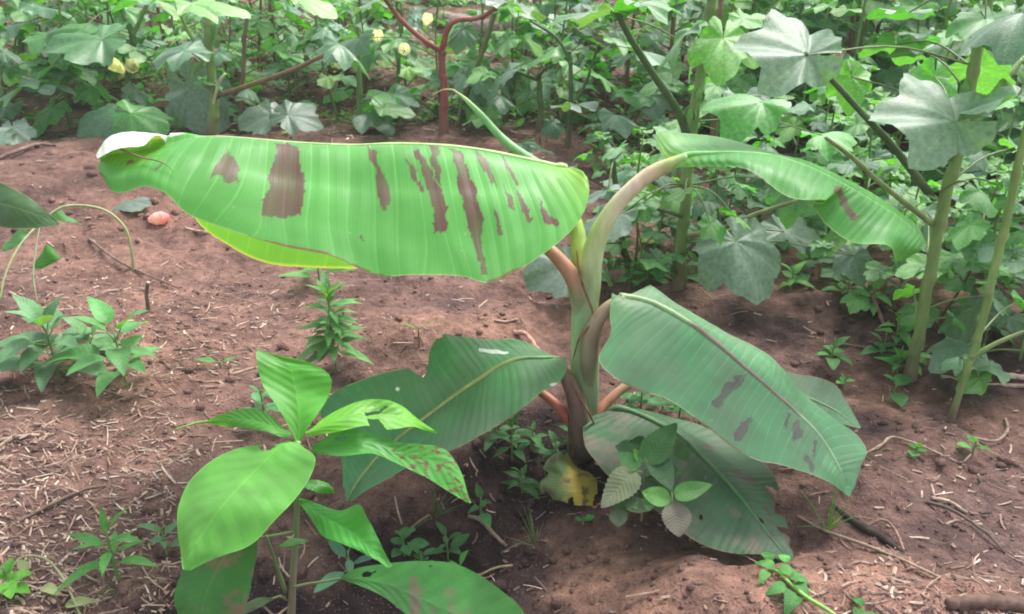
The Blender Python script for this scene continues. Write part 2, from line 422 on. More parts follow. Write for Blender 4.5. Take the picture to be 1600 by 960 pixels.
def sheet(name, rows, mcol, nu, nv, mat, colf, parent, blotches=(), holes=(), wave=.003, pleat=0.0, seed=1, thick=0.0, origin=None, jit=5.0, bcol=(.120, .046, .050), wfreq=9, flip=False, both=False):
    """a leaf blade: control rows (stations x columns of (px, py, Y)) read off the photograph, splined into a dense surface"""
    W = np.array([[P(*p) for p in r] for r in rows])
    A = crs(W, nu)
    A = np.swapaxes(crs(np.swapaxes(A, 0, 1), nv), 0, 1)            # nu x nv x 3
    u = np.linspace(0, 1, nu)[:, None] * np.ones((1, nv)); vi = np.linspace(0, len(rows[0]) - 1, nv)
    s = np.where(vi < mcol, (vi - mcol) / max(mcol, 1), (vi - mcol) / max(len(rows[0]) - 1 - mcol, 1))[None, :] * np.ones((nu, 1))
    Nn = np.cross(np.gradient(A, axis=0), np.gradient(A, axis=1)); Nn /= np.linalg.norm(Nn, axis=2)[..., None] + 1e-12
    if np.median(Nn[..., 2]) < 0: Nn = -Nn; flip = not flip
    px0, py0 = project(A.reshape(-1, 3)); px0 = px0.reshape(nu, nv); py0 = py0.reshape(nu, nv)
    env = np.clip(np.abs(s), 0, 1)
    D = wave * env * (fbm(u * wfreq * .6, s * .6 + 7, 2, seed)) * 1.3
    if pleat:
        q = u * 34 - .5 * env ** 2.6 + fbm(u * 4.5, s * .25, 1, seed + 5) * 1.2
        D += .22 * pleat * (np.abs((q % 1) - .5) * 2) * np.clip(env * 3, 0, 1) * (1 - .5 * env)
    A = A + Nn * D[..., None]
    V = A.reshape(-1, 3)
    C = colf(u, s, px0, py0)
    AL = C[..., 3:] if C.shape[-1] == 4 else np.ones(u.shape + (1,)); C = C[..., :3]
    jx = px0 + jit * (fbm(px0 / 14, py0 / 14, 3, seed + 9) + .35 * fbm(px0 / 3.5, py0 / 7, 2, seed + 29)); jy = py0 + jit * 2 * fbm(px0 / 14 + 50, py0 / 14, 3, seed + 12)
    for b in blotches:
        m = (inpoly(jx, jy, b) & ((s >= -.02) | both)).astype(float)
        st = np.clip(.86 + .22 * vnoise(u * 150, s * 2.0, seed + 3) - .25 * vnoise(px0 / 22, py0 / 22, seed + 4), .6, .97)
        k = (m * st)[..., None]
        C = C * (1 - k) + np.array(bcol) * k
    keep = np.ones((nu - 1, nv - 1), bool)
    cx = (px0[:-1, :-1] + px0[1:, 1:]) / 2; cy = (py0[:-1, :-1] + py0[1:, 1:]) / 2
    for hpoly in holes:
        keep &= ~inpoly(cx + 1.5 * fbm(cx / 6, cy / 6, 2, 5), cy + 1.5 * fbm(cx / 6 + 9, cy / 6, 2, 6), hpoly)
    idx = np.arange(nu * nv).reshape(nu, nv)
    Q = np.stack([idx[:-1, :-1], idx[1:, :-1], idx[1:, 1:], idx[:-1, 1:]], -1)[keep]
    if flip: Q = Q[:, ::-1]
    o0 = np.array(parent.location) if parent is not None else np.zeros(3)
    if parent is not None and parent.parent is not None: o0 = np.array(parent.parent.location)
    me = mesh(name, V - o0, np.ascontiguousarray(Q), mat, np.concatenate([C, AL], -1).reshape(-1, 4), np.stack([u.ravel(), s.ravel()], 1))
    o = obj(name, me, parent)
    return o, A

def wtube(name, pts, r, c, parent, mat=None, sides=12, flat=1.0, m=None):
    """tube through photo points (px, py, Y); radii in photo pixels at that distance"""
    W = []; R = []
    rr = [r] * len(pts) if np.isscalar(r) else r
    for (px, py, Y), q in zip(pts, rr):
        p = P(px, py, Y); W.append(p); depth = p[1] * CP - (p[2] - CAM_H) * SP; R.append(q * depth / F)
    o0 = np.array(parent.location)
    if parent.parent is not None: o0 = np.array(parent.parent.location)
    me = MB().tube(np.array(W) - o0, R, c, sides, m=m, flat=flat).mesh(name, mat or M['stem'])
    return obj(name, me, parent)

# ------------------------------------------------------------------ soil: one sheet out to the horizon
nx, ny = 900, 1000
uu = np.linspace(-1, 1, nx); xs = .9 * np.sinh(4.3 * uu)
vv = np.linspace(0, 1, ny); ys = .35 + .9 * np.sinh(4.6 * (vv - .0)) * 1.0 + .0
ys = .35 + 1.1 * np.sinh(4.3 * vv)
ys = np.concatenate([[-30, -10, -3, -1, -.3, 0, .15, .25], ys]); ny = len(ys)
X, Yg = np.meshgrid(xs, ys, indexing='ij')
Z = terrain(X, Yg)
V = np.stack([X, Yg, Z], -1).reshape(-1, 3)
idx = np.arange(nx * ny).reshape(nx, ny)
Q = np.stack([idx[:-1, :-1], idx[1:, :-1], idx[1:, 1:], idx[:-1, 1:]], -1).reshape(-1, 4)
def painted_shade(x, y):  # shade put into the soil colour: banana hollow and right-hand ground
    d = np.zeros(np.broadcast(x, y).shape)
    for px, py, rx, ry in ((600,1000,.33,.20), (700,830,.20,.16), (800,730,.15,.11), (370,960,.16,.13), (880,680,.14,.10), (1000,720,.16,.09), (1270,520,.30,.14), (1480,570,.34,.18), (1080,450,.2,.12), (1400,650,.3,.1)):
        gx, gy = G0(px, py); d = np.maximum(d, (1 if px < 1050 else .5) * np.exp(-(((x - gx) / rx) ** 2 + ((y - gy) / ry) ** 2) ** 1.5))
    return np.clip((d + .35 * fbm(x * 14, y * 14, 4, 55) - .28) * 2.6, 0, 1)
dm = painted_shade(X, Yg).reshape(-1, 1)
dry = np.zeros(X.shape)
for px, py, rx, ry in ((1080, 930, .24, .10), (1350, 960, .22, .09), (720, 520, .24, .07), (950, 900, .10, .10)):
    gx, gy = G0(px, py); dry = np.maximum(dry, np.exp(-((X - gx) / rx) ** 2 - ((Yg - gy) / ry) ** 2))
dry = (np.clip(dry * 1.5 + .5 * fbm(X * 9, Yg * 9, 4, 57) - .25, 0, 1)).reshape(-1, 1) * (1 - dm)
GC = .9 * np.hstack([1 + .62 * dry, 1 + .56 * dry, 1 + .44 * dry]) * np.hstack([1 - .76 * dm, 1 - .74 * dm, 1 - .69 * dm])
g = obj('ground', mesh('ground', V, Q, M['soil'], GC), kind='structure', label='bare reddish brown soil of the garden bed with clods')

# ------------------------------------------------------------------ banana plant
base = G(912, 690); base[1] = 1.262; base[0] = P(912, 690, 1.262)[0]; base[2] = tz(base[0], base[1])
BAN = thing('banana_plant', 'young banana plant with broad purple blotched leaves standing alone on bare soil', 'banana plant', base)
GREEN = np.array([.092, .345, .072]); PALE = np.array([.30, .45, .14])

def ban_col(base_c, pale_base=0.0, rim=(.34, .46, .20), rimw=.010, mott=0.12, tipwhite=False):
    base_c = np.array(base_c)
    def f(u, s, px, py):
        c = np.ones(u.shape + (3,)) * base_c
        n = fbm(u * 7, s * 3, 4, 77)[..., None]
        c = c * (1 + mott * n * 2)
        if pale_base:
            k = np.clip(1 - u / .16, 0, 1)[..., None] ** 1.3 * pale_base
            c = c * (1 - k) + np.array([.27, .52, .08]) * k
        mm = np.clip(1 - np.abs(s) / .035, 0, 1)[..., None]
        c = c * (1 - mm * .5) + np.array([.28, .45, .16]) * mm * .5
        tipk = np.zeros(u.shape + (1,))
        if tipwhite:
            k = (np.clip((u - .735) / .03, 0, 1) * np.clip((-s - .22) / .12, 0, 1))[..., None]
            c = c * (1 - k) + np.array([.74, .78, .74]) * k; tipk = k
        e = (np.abs(s) > 1 - rimw)[..., None] & (tipk < .5)
        br = ((np.abs(s) > 1 - .035 * np.clip(fbm(u * 14, s * 2 + 3, 3, 123) * 3 - .6, 0, 1)) )[..., None] & (tipk < .5)
        c = np.where(e, np.array(rim), c); c = np.where(br, np.array([.16, .12, .05]), c)
        sp_ = (vnoise(px / 3.5, py / 3.5, 200) > .985)[..., None]; c = np.where(sp_, c * .5 + .2, c)
        return np.concatenate([c, 1 - .8 * tipk], -1)
    return f

# --- big leaf stretching to the left, folded along its midrib
L1 = [  # F2, F1, M, N1, N2, N3
 [(876,283,1.345),(880,270,1.33),(886,264,1.31),(897,263,1.29),(908,266,1.265),(914,273,1.25)],
 [(862,300,1.375),(867,276,1.35),(870,261,1.31),(889,272,1.275),(906,286,1.24),(917,300,1.215)],
 [(835,325,1.405),(842,284,1.365),(845,255,1.305),(870,283,1.255),(893,314,1.21),(906,338,1.18)],
 [(803,350,1.425),(808,288,1.375),(812,248,1.30),(838,293,1.24),(862,340,1.19),(878,373,1.155)],
 [(770,372,1.44),(775,290,1.38),(780,241,1.295),(806,300,1.225),(826,360,1.175),(840,403,1.135)],
 [(735,388,1.445),(738,292,1.38),(745,235,1.29),(770,300,1.215),(789,370,1.16),(803,425,1.12)],
 [(695,400,1.445),(700,292,1.38),(705,230,1.285),(728,300,1.205),(747,380,1.15),(766,443,1.105)],
 [(648,408,1.44),(652,292,1.375),(660,227,1.28),(680,300,1.20),(696,375,1.145),(716,432,1.11)],
 [(598,412,1.435),(603,291,1.37),(610,226,1.275),(622,300,1.195),(632,375,1.14),(646,431,1.10)],
 [(542,416,1.425),(548,291,1.36),(555,228,1.27),(562,300,1.19),(569,370,1.135),(586,431,1.095)],
 [(480,417,1.405),(488,290,1.345),(500,226,1.26),(502,290,1.185),(504,352,1.135),(520,401,1.10)],
 [(420,410,1.38),(430,284,1.33),(440,222,1.25),(436,282,1.18),(431,342,1.13),(440,385,1.10)],
 [(362,386,1.35),(372,270,1.31),(385,217,1.24),(374,268,1.17),(362,322,1.125),(360,361,1.10)],
 [(306,346,1.32),(325,248,1.285),(340,214,1.23),(321,256,1.165),(300,303,1.12),(294,336,1.10)],
 [(275,260,1.28),(290,216,1.25),(300,216,1.225),(277,246,1.165),(260,282,1.125),(258,303,1.11)],
 [(250,214,1.205),(258,210,1.235),(262,226,1.225),(240,246,1.17),(226,270,1.135),(228,293,1.12)],
 [(226,229,1.17),(228,207,1.215),(230,232,1.22),(210,250,1.175),(198,275,1.14),(202,301,1.125)],
 [(200,233,1.16),(198,207,1.205),(202,237,1.215),(188,252,1.175),(176,276,1.145),(180,301,1.13)],
 [(178,240,1.16),(170,217,1.20),(176,240,1.205),(168,252,1.175),(161,270,1.15),(163,289,1.14)],
 [(158,252,1.165),(153,243,1.185),(157,250,1.19),(153,257,1.175),(150,265,1.165),(151,272,1.16)],
]
B1 = [[(357,237),(374,262),(373,290),(352,290),(340,275),(326,283),(335,262),(345,255)],
 [(432,226),(466,226),(477,290),(470,340),(408,338),(415,300),(426,260)],
 [(574,228),(586,232),(593,262),(606,290),(611,320),(600,333),(590,310),(585,270)],
 [(642,230),(655,229),(672,262),(690,300),(699,330),(697,362),(680,368),(676,330),(669,295),(655,258)],
 [(668,228),(682,229),(690,270),(689,298),(676,262)],
 [(634,250),(650,270),(663,300),(655,300),(640,272)],
 [(702,231),(720,240),(734,280),(750,320),(756,350),(752,385),(761,428),(752,430),(741,385),(728,340),(720,300),(712,260)],
 [(742,236),(757,245),(771,280),(776,292),(765,285),(752,262)],
 [(786,290),(800,312),(806,330),(795,322)], [(804,290),(820,310),(833,342),(825,347),(812,318)],
 [(769,325),(777,330),(785,364),(778,361)], [(838,305),(850,325),(872,348),(869,356),(852,346),(845,325)],
 [(784,242),(799,262),(812,287),(805,287),(792,262)], [(199,253),(212,246),(212,252),(196,262)], [(240,268),(258,260),(255,267),(238,273)],
 [(560,366),(566,366),(566,376),(561,374)], [(733,300),(745,318),(748,330),(738,322)]]
lf1, A1 = sheet('leaf', L1, 2, 460, 130, M['banana'], ban_col(GREEN, .9, mott=.10, tipwhite=True), BAN, B1, wave=.0085, pleat=.0028, seed=3, wfreq=10)
lf1['label'] = 'largest leaf, folded along its midrib and reaching far left with a curled white tip'
wtube('midrib', [r[2] for r in L1[:15]], [6, 5.5, 5, 4.6, 4.2, 4, 3.8, 3.5, 3.2, 3, 2.7, 2.4, 2.1, 1.8, 1.4], [.30, .46, .16], lf1, sides=10)
wtube('dried_leaf_tip', [(188,233,1.165),(205,240,1.16),(225,247,1.15),(248,252,1.14),(263,260,1.135),(271,269,1.13)], [2.2, 1.8, 1.4, 1.1, .8, .5], [.16, .13, .07], lf1, sides=6)

# --- upper right leaf, arching away
L2 = [
 [(1032,238,1.27),(1038,250,1.262),(1043,259,1.255),(1046,261,1.25),(1050,263,1.245)],
 [(1027,206,1.30),(1048,228,1.28),(1072,243,1.255),(1076,252,1.24),(1080,261,1.23)],
 [(1068,209,1.315),(1092,226,1.285),(1115,239,1.25),(1116,249,1.225),(1117,259,1.215)],
 [(1118,214,1.32),(1140,227,1.285),(1160,238,1.245),(1158,249,1.21),(1157,262,1.195)],
 [(1170,225,1.32),(1188,234,1.28),(1205,242,1.24),(1198,259,1.195),(1190,277,1.17)],
 [(1222,239,1.315),(1237,247,1.275),(1250,255,1.232),(1240,277,1.18),(1230,305,1.15)],
 [(1262,249,1.305),(1276,260,1.265),(1287,271,1.225),(1275,290,1.17),(1262,312,1.13)],
 [(1292,261,1.30),(1302,272,1.26),(1312,284,1.22),(1304,300,1.165),(1291,313,1.12)],
 [(1315,272,1.295),(1324,284,1.255),(1330,294,1.215),(1305,310,1.19),(1277,330,1.175)],
 [(1342,287,1.285),(1348,298,1.25),(1354,308,1.21),(1328,332,1.18),(1302,360,1.16)],
 [(1375,308,1.27),(1380,318,1.24),(1385,327,1.205),(1362,352,1.17),(1336,380,1.145)],
 [(1406,330,1.26),(1410,338,1.23),(1413,346,1.20),(1402,364,1.165),(1388,384,1.14)],
 [(1432,352,1.24),(1434,360,1.22),(1436,368,1.195),(1424,385,1.165),(1404,409,1.15)],
 [(1446,384,1.205),(1446,386,1.20),(1446,387,1.19),(1443,389,1.18),(1438,393,1.175)],
]
B2 = [[(1300,293),(1312,300),(1330,325),(1346,343),(1336,345),(1322,332),(1308,310)]]
lf2, A2 = sheet('leaf', L2, 2, 300, 90, M['banana'], ban_col(np.array([.064, .265, .052]), .5), BAN, B2, wave=.0035, pleat=.0016, seed=14, wfreq=8)
wtube('midrib', [(r[2][0], r[2][1] + 2, r[2][2]) for r in L2], [8, 7, 5, 3.4, 2.8, 2.4, 2.2, 2, 1.8, 1.6, 1.4, 1.2, 1, .6], [.12, .34, .09], lf2, sides=10)

# --- lower right leaf, in front
L3 = [
 [(992,461,1.252),(980,461,1.25),(968,462,1.245),(962,461,1.24),(956,458,1.238)],
 [(1012,447,1.275),(1003,455,1.262),(992,466,1.245),(970,475,1.225),(953,490,1.21)],
 [(1024,450,1.28),(1020,460,1.262),(1016,472,1.238),(982,492,1.21),(954,522,1.18)],
 [(1056,474,1.275),(1050,478,1.25),(1044,485,1.225),(990,518,1.19),(936,562,1.145)],
 [(1082,488,1.268),(1074,494,1.24),(1066,498,1.212),(1015,545,1.165),(962,592,1.12)],
 [(1106,501,1.26),(1098,507,1.235),(1090,513,1.20),(1045,562,1.15),(1000,613,1.105)],
 [(1130,515,1.255),(1123,523,1.225),(1114,532,1.19),(1074,578,1.14),(1028,619,1.095)],
 [(1152,528,1.245),(1147,538,1.215),(1138,552,1.175),(1100,597,1.125),(1058,634,1.08)],
 [(1178,541,1.235),(1172,554,1.205),(1162,573,1.16),(1127,618,1.11),(1094,661,1.065)],
 [(1200,553,1.225),(1196,572,1.19),(1186,593,1.145),(1154,640,1.095),(1130,690,1.05)],
 [(1218,572,1.205),(1218,592,1.175),(1210,614,1.13),(1182,660,1.08),(1156,709,1.04)],
 [(1240,600,1.185),(1242,616,1.155),(1234,635,1.115),(1210,676,1.07),(1186,722,1.03)],
 [(1268,628,1.165),(1264,640,1.14),(1256,655,1.10),(1236,688,1.06),(1216,727,1.025)],
 [(1302,655,1.15),(1290,663,1.125),(1276,675,1.085),(1260,702,1.05),(1246,735,1.02)],
 [(1338,680,1.125),(1316,690,1.10),(1294,700,1.07),(1282,718,1.045),(1270,742,1.02)],
 [(1354,705,1.095),(1330,714,1.075),(1307,722,1.055),(1298,734,1.035),(1291,751,1.02)],
 [(1345,728,1.07),(1330,733,1.058),(1316,740,1.045),(1310,749,1.03),(1305,760,1.02)],
 [(1330,774,1.03),(1329,775,1.03),(1329,775,1.03),(1328,776,1.028),(1327,777,1.025)],
]
B3 = [[(1112,640),(1110,632),(1122,612),(1140,598),(1166,586),(1165,592),(1145,612),(1135,625),(1132,633),(1122,643)],
 [(1144,688),(1148,672),(1160,660),(1174,652),(1172,662),(1162,678),(1156,692),(1148,694)],
 [(1225,664),(1229,648),(1238,652),(1228,672)], [(1237,680),(1240,664),(1250,660),(1250,672),(1260,668),(1252,684),(1240,688)],
 [(1254,716),(1258,706),(1266,716),(1274,730),(1272,738),(1262,732)], [(1268,705),(1275,690),(1280,692),(1272,712)]]
lf3, A3 = sheet('leaf', L3, 2, 360, 110, M['banana_old'], ban_col(np.array([.100, .27, .125]), .15, rim=(.42, .40, .28), mott=.10), BAN, B3, wave=.0035, pleat=.0014, seed=25, wfreq=10, bcol=(.10, .075, .08))
wtube('midrib', [(r[2][0], r[2][1], r[2][2]) for r in L3[:17]], [5, 5, 4.5, 4.3, 4.2, 4, 3.8, 3.6, 3.4, 3.2, 3, 2.8, 2.5, 2.2, 1.9, 1.4, 1], np.array([[.30, .44, .22]] * 5 + [[.24, .17, .14]] * 7 + [[.32, .45, .26]] * 5), lf3, sides=8)
wtube('dried_leaf_tip', [(1328,774,1.03),(1331,782,1.025),(1333,794,1.02)], [2, 1.5, .6], [.25, .10, .06], lf3, sides=6)

# --- grey green leaf behind it
L6 = [
 [(1120,560,1.33),(1118,568,1.32),(1116,576,1.31)],
 [(1180,552,1.36),(1175,585,1.32),(1170,620,1.27)],
 [(1232,580,1.35),(1225,610,1.31),(1215,640,1.25)],
 [(1275,590,1.345),(1262,622,1.30),(1248,650,1.24)],
 [(1306,604,1.32),(1290,634,1.28),(1280,658,1.24)],
 [(1322,630,1.29),(1312,646,1.265),(1305,662,1.24)],
 [(1344,668,1.245),(1344,670,1.24),(1342,672,1.235)],
]
lf6, A6 = sheet('leaf', L6, 1, 120, 60, M['banana_old'], ban_col(np.array([.075, .20, .095]), 0, rim=(.25, .22, .12)), BAN, (), wave=.004, pleat=.001, seed=31, wfreq=5)
wtube('midrib', [r[1] for r in L6], [3, 3, 2.8, 2.5, 2, 1.5, .8], [.2, .3, .14], lf6, sides=6)

# --- lower left leaf, drooping to the soil
L4 = [
 [(862,560,1.27),(866,560,1.262),(872,561,1.255),(879,560,1.245),(884,560,1.24)],
 [(846,550,1.285),(850,554,1.275),(860,560,1.25),(874,568,1.225),(886,574,1.21)],
 [(826,536,1.30),(832,546,1.28),(842,560,1.245),(860,580,1.205),(874,597,1.18)],
 [(800,528,1.315),(808,542,1.285),(822,560,1.238),(838,590,1.19),(846,614,1.16)],
 [(770,529,1.32),(784,546,1.285),(800,564,1.23),(812,605,1.17),(818,638,1.135)],
 [(742,528,1.325),(758,550,1.28),(778,574,1.22),(782,620,1.155),(786,660,1.115)],
 [(712,526,1.33),(732,555,1.275),(756,588,1.205),(754,635,1.14),(752,679,1.095)],
 [(690,526,1.325),(708,562,1.265),(733,603,1.19),(728,650,1.125),(722,696,1.08)],
 [(674,545,1.305),(686,580,1.25),(708,620,1.17),(700,664,1.11),(694,709,1.065)],
 [(666,574,1.275),(668,600,1.23),(684,638,1.15),(674,680,1.095),(664,722,1.055)],
 [(640,574,1.275),(642,612,1.21),(660,656,1.13),(648,696,1.085),(636,732,1.045)],
 [(600,582,1.265),(616,628,1.19),(636,674,1.115),(622,710,1.07),(608,747,1.035)],
 [(560,596,1.245),(588,645,1.17),(612,694,1.10),(598,724,1.06),(584,758,1.03)],
 [(520,615,1.22),(558,662,1.145),(590,714,1.08),(577,740,1.05),(566,768,1.025)],
 [(500,648,1.18),(540,690,1.115),(572,735,1.06),(562,754,1.04),(553,778,1.022)],
 [(530,700,1.10),(543,722,1.08),(556,756,1.04),(550,768,1.03),(545,784,1.02)],
 [(538,760,1.04),(539,768,1.035),(542,784,1.02),(542,785,1.018),(542,786,1.016)],
]
def c4(u, s, px, py):
    c = ban_col(np.array([.062, .195, .080]), .12, rim=(.32, .34, .16), mott=.12)(u, s, px, py)[..., :3]
    c = np.where((((px - 770) / 22.) ** 2 + ((py - 549 - .1 * (px - 770)) / 3.6) ** 2 + .8 * fbm(px / 8, py / 3, 2, 8) < 1)[..., None], np.array([.62, .62, .62]), c)
    c = np.where((((px - 866) / 7.) ** 2 + ((py - 601) / 3.) ** 2 < 1)[..., None], np.array([.6, .6, .62]), c)
    c = np.where((((px - 621) / 3.5) ** 2 + ((py - 608) / 2.6) ** 2 < 1)[..., None], np.array([.65, .66, .6]), c)
    return c
lf4, A4 = sheet('leaf', L4, 2, 330, 110, M['banana_old'], c4, BAN, (), holes=[[(664,590),(668,572),(650,571),(636,573),(655,588)], [(685,531),(688,522),(692,530)]], wave=.005, pleat=.0018, seed=41, wfreq=8)
lf4['label'] = 'dusty dark green leaf drooping to the lower left with white bird droppings'
wtube('midrib', [r[2] for r in L4], [4.5, 4.5, 4.2, 4, 3.8, 3.6, 3.4, 3.2, 3, 2.8, 2.6, 2.4, 2.1, 1.8, 1.5, 1.2, .8], np.array([[.10, .22, .09]] * 4 + [[.26, .27, .10]] * 13), lf4, sides=8)

# --- lowest leaf, torn, lying on the soil at the lower right
L5 = [
 [(962,637,1.262),(961,638,1.255),(960,639,1.25),(940,645,1.245),(914,654,1.235)],
 [(985,637,1.265),(985,639,1.255),(982,642,1.24),(946,660,1.22),(911,674,1.205)],
 [(1020,645,1.255),(1016,648,1.24),(1008,652,1.222),(962,684,1.185),(915,700,1.165)],
 [(1052,655,1.24),(1044,660,1.225),(1032,664,1.20),(984,708,1.155),(930,724,1.13)],
 [(1090,666,1.225),(1072,674,1.205),(1056,677,1.18),(1010,730,1.12),(952,748,1.095)],
 [(1130,684,1.195),(1104,692,1.175),(1078,695,1.155),(1035,745,1.10),(985,775,1.06)],
 [(1168,705,1.16),(1132,714,1.145),(1098,716,1.125),(1060,762,1.075),(1020,797,1.035)],
 [(1198,728,1.12),(1160,736,1.11),(1120,737,1.095),(1088,785,1.05),(1052,822,1.01)],
 [(1214,752,1.085),(1180,760,1.08),(1142,760,1.065),(1116,805,1.025),(1082,845,.99)],
 [(1219,780,1.055),(1194,784,1.05),(1162,784,1.04),(1140,825,1.005),(1115,860,.97)],
 [(1222,800,1.035),(1204,804,1.03),(1180,808,1.015),(1165,842,.985),(1148,867,.96)],
 [(1230,822,1.01),(1216,826,1.005),(1198,832,.995),(1188,852,.975),(1178,868,.955)],
 [(1234,845,.985),(1225,848,.98),(1214,852,.975),(1208,862,.965),(1203,868,.955)],
 [(1240,866,.965),(1236,868,.96),(1230,872,.955),(1227,876,.95),(1224,880,.948)],
 [(1243,890,.94),(1243,891,.94),(1242,892,.94),(1241,893,.938),(1240,893,.937)],
]
def c5(u, s, px, py):
    c = ban_col(np.array([.036, .125, .048]), 0, rim=(.22, .20, .09), mott=.2)(u, s, px, py)[..., :3]
    n = fbm(px / 25, py / 25, 4, 90)
    k = (np.clip(n * 2.2 + .35, 0, 1) * (s > .12) * np.clip(1.5 - np.abs(px - 930) / 70, 0, 1))[..., None]
    c = c * (1 - k) + np.array([.20, .16, .13]) * k
    k = (np.clip(n * 2.5 - .25, 0, 1) * (s > .2))[..., None]
    c = c * (1 - k * .7) + np.array([.20, .15, .11]) * k * .7
    return c
B5 = [[(1142,736),(1150,732),(1165,740),(1182,750),(1184,757),(1170,756),(1155,750)], [(1098,694),(1110,694),(1120,702),(1112,704)],
      [(1196,810),(1206,812),(1212,822),(1204,820)], [(1166,790),(1172,792),(1178,802)]]
B5 += [[(1206,770),(1216,768),(1224,782),(1214,784)], [(1188,792),(1196,790),(1208,806),(1200,806)], [(1198,838),(1206,832),(1216,846),(1208,852)], [(1225,836),(1232,838),(1236,858),(1228,850)]]
H5 = [[(1196,760),(1206,762),(1226,776),(1226,784),(1208,776)], [(1212,822),(1232,828),(1238,838),(1218,832)], [(1232,846),(1240,850),(1242,862),(1234,856)], [(1204,776),(1222,784),(1232,800),(1212,796)], [(1208,792),(1226,802),(1230,812),(1210,803)], [(1184,806),(1192,812),(1196,820),(1188,815)], [(1225,822),(1236,836),(1240,845),(1228,836)],
      [(968,706),(984,690),(1000,684),(1003,700),(992,716),(972,724)], [(1092,805),(1098,806),(1096,814),(1091,812)]]
lf5, A5 = sheet('leaf', L5, 2, 300, 110, M['banana_old'], c5, BAN, B5, holes=H5, wave=.005, pleat=.0022, seed=51, wfreq=9, jit=3, bcol=(.085, .06, .055), both=True)
lf5['label'] = 'torn dusty leaf with brown dead patches lying on the soil at the right'
wtube('midrib', [r[2] for r in L5], [5, 4.6, 4.4, 4.2, 4, 3.8, 3.6, 3.3, 3, 2.7, 2.4, 2.1, 1.8, 1.4, .8], [.07, .17, .06], lf5, sides=8)

# --- pseudostem, sheaths and petioles
SG, SY, SR, SPK, SPU = [.28, .42, .22], [.42, .54, .18], [.42, .14, .10], [.38, .28, .20], [.20, .13, .105]
wtube('pseudostem', [(910,712,1.262),(911,670,1.262),(913,610,1.262),(914,550,1.262),(914,490,1.262),(916,440,1.262),(921,405,1.262)], [25, 24, 23, 22, 21, 20, 15], np.array([[.16, .13, .09], [.18, .20, .11], [.22, .30, .17], SG, SG, [.28, .38, .18], SY]), BAN, sides=20)
wtube('petiole', [(915,520,1.268),(921,455,1.262),(924,405,1.255),(938,362,1.252),(960,325,1.253),(990,293,1.255),(1018,271,1.258),(1046,258,1.255),(1075,246,1.253)], [14, 17, 18, 15, 13, 12, 12, 11, 8], np.array([SG, [.28, .38, .18], [.46, .58, .30], [.52, .60, .30], [.60, .58, .36], [.62, .50, .36], [.56, .44, .28], [.34, .40, .14], [.22, .42, .12]]), BAN, sides=16)['label'] = 'pale petiole rising to the upper right leaf'
wtube('petiole', [(905,500,1.26),(903,460,1.25),(892,430,1.245),(872,404,1.25),(852,382,1.265),(840,345,1.29),(846,300,1.31),(868,264,1.31),(885,262,1.31)], [10, 14, 13, 11, 10, 9, 8, 7, 6], np.array([SG, [.30, .34, .18], [.42, .22, .15], [.46, .20, .14], [.40, .25, .14], [.3, .35, .15], [.3, .4, .15], [.3, .42, .15], [.3, .42, .15]]), BAN, sides=14)['label'] = 'reddish petiole of the largest leaf'
wtube('petiole', [(918,610,1.252),(920,560,1.243),(924,522,1.238),(937,496,1.236),(953,479,1.238),(975,464,1.245)], [10, 15, 15, 11, 10, 6], np.array([[.22, .26, .15], [.27, .27, .17], [.33, .26, .18], [.36, .26, .19], [.36, .26, .19], [.3, .4, .2]]), BAN, sides=14)
wtube('petiole', [(912,712,1.24),(907,668,1.232),(901,630,1.228),(890,600,1.23),(878,578,1.238),(862,562,1.25)], [15, 16, 15, 12, 9, 5], np.array([[.10, .08, .06], [.17, .12, .10], SPU, [.26, .14, .12], [.22, .20, .11], [.12, .24, .1]]), BAN, sides=14)
wtube('petiole', [(908,690,1.25),(894,662,1.245),(870,634,1.25),(846,614,1.27),(820,600,1.29)], [9, 10, 8, 7, 6], np.array([[.2, .1, .07], SR, SR, [.3, .13, .08], [.2, .2, .1]]), BAN, sides=12)
wtube('petiole', [(922,690,1.25),(930,655,1.25),(950,628,1.265),(985,600,1.29),(1050,575,1.32),(1118,566,1.33)], [10, 10, 8, 7, 6, 4], np.array([[.2, .1, .07], SR, [.40, .18, .11], [.28, .20, .11], [.2, .25, .1], [.2, .3, .14]]), BAN, sides=12)
wtube('petiole', [(922,712,1.245),(928,680,1.25),(940,655,1.255),(962,639,1.25),(984,642,1.24)], [12, 11, 9, 6, 5], np.array([[.12, .10, .07], [.15, .13, .09], [.12, .15, .08], [.08, .17, .07], [.08, .17, .07]]), BAN, sides=12)
wtube('rolled_new_leaf', [(906,455,1.275),(905,400,1.285),(900,355,1.305),(878,300,1.345),(845,262,1.375),(808,236,1.395),(780,212,1.41),(752,180,1.42),(728,156,1.425),(714,145,1.428)], [11, 13, 12, 11, 9, 7.5, 6.5, 5, 3.2, 1.6], np.array([SG, SY, [.30, .42, .10], [.22, .42, .12]] + [[.17, .34, .13]] * 4 + [[.26, .40, .16], [.35, .36, .14]]), BAN, sides=14)
wtube('dried_leaf_tip', [(715,146,1.428),(708,141,1.43),(697,140,1.43),(688,142,1.43),(680,147,1.43),(674,151,1.43)], [1.8, 1.4, 1.1, .9, .7, .5], [.42, .34, .16], BAN, sides=6)
for e_ in ([(901,392,1.235),(905,425,1.232),(914,455,1.232),(924,480,1.236),(929,500,1.242)], [(936,520,1.236),(930,506,1.232),(915,516,1.228),(903,534,1.232),(896,560,1.238)], [(893,600,1.215),(905,622,1.212),(920,645,1.215),(931,668,1.222)]):
    wtube('sheath_edge', e_, [1.0, 1.6, 1.8, 1.6, 1.0], [.22, .12, .07], BAN, mat=M['wood'], sides=6)
wtube('dry_sheath', [(900,716,1.235),(896,690,1.232),(893,665,1.232),(890,640,1.238)], [7, 8, 6, 2], [.12, .08, .05], BAN, mat=M['wood'], sides=9, flat=.4)
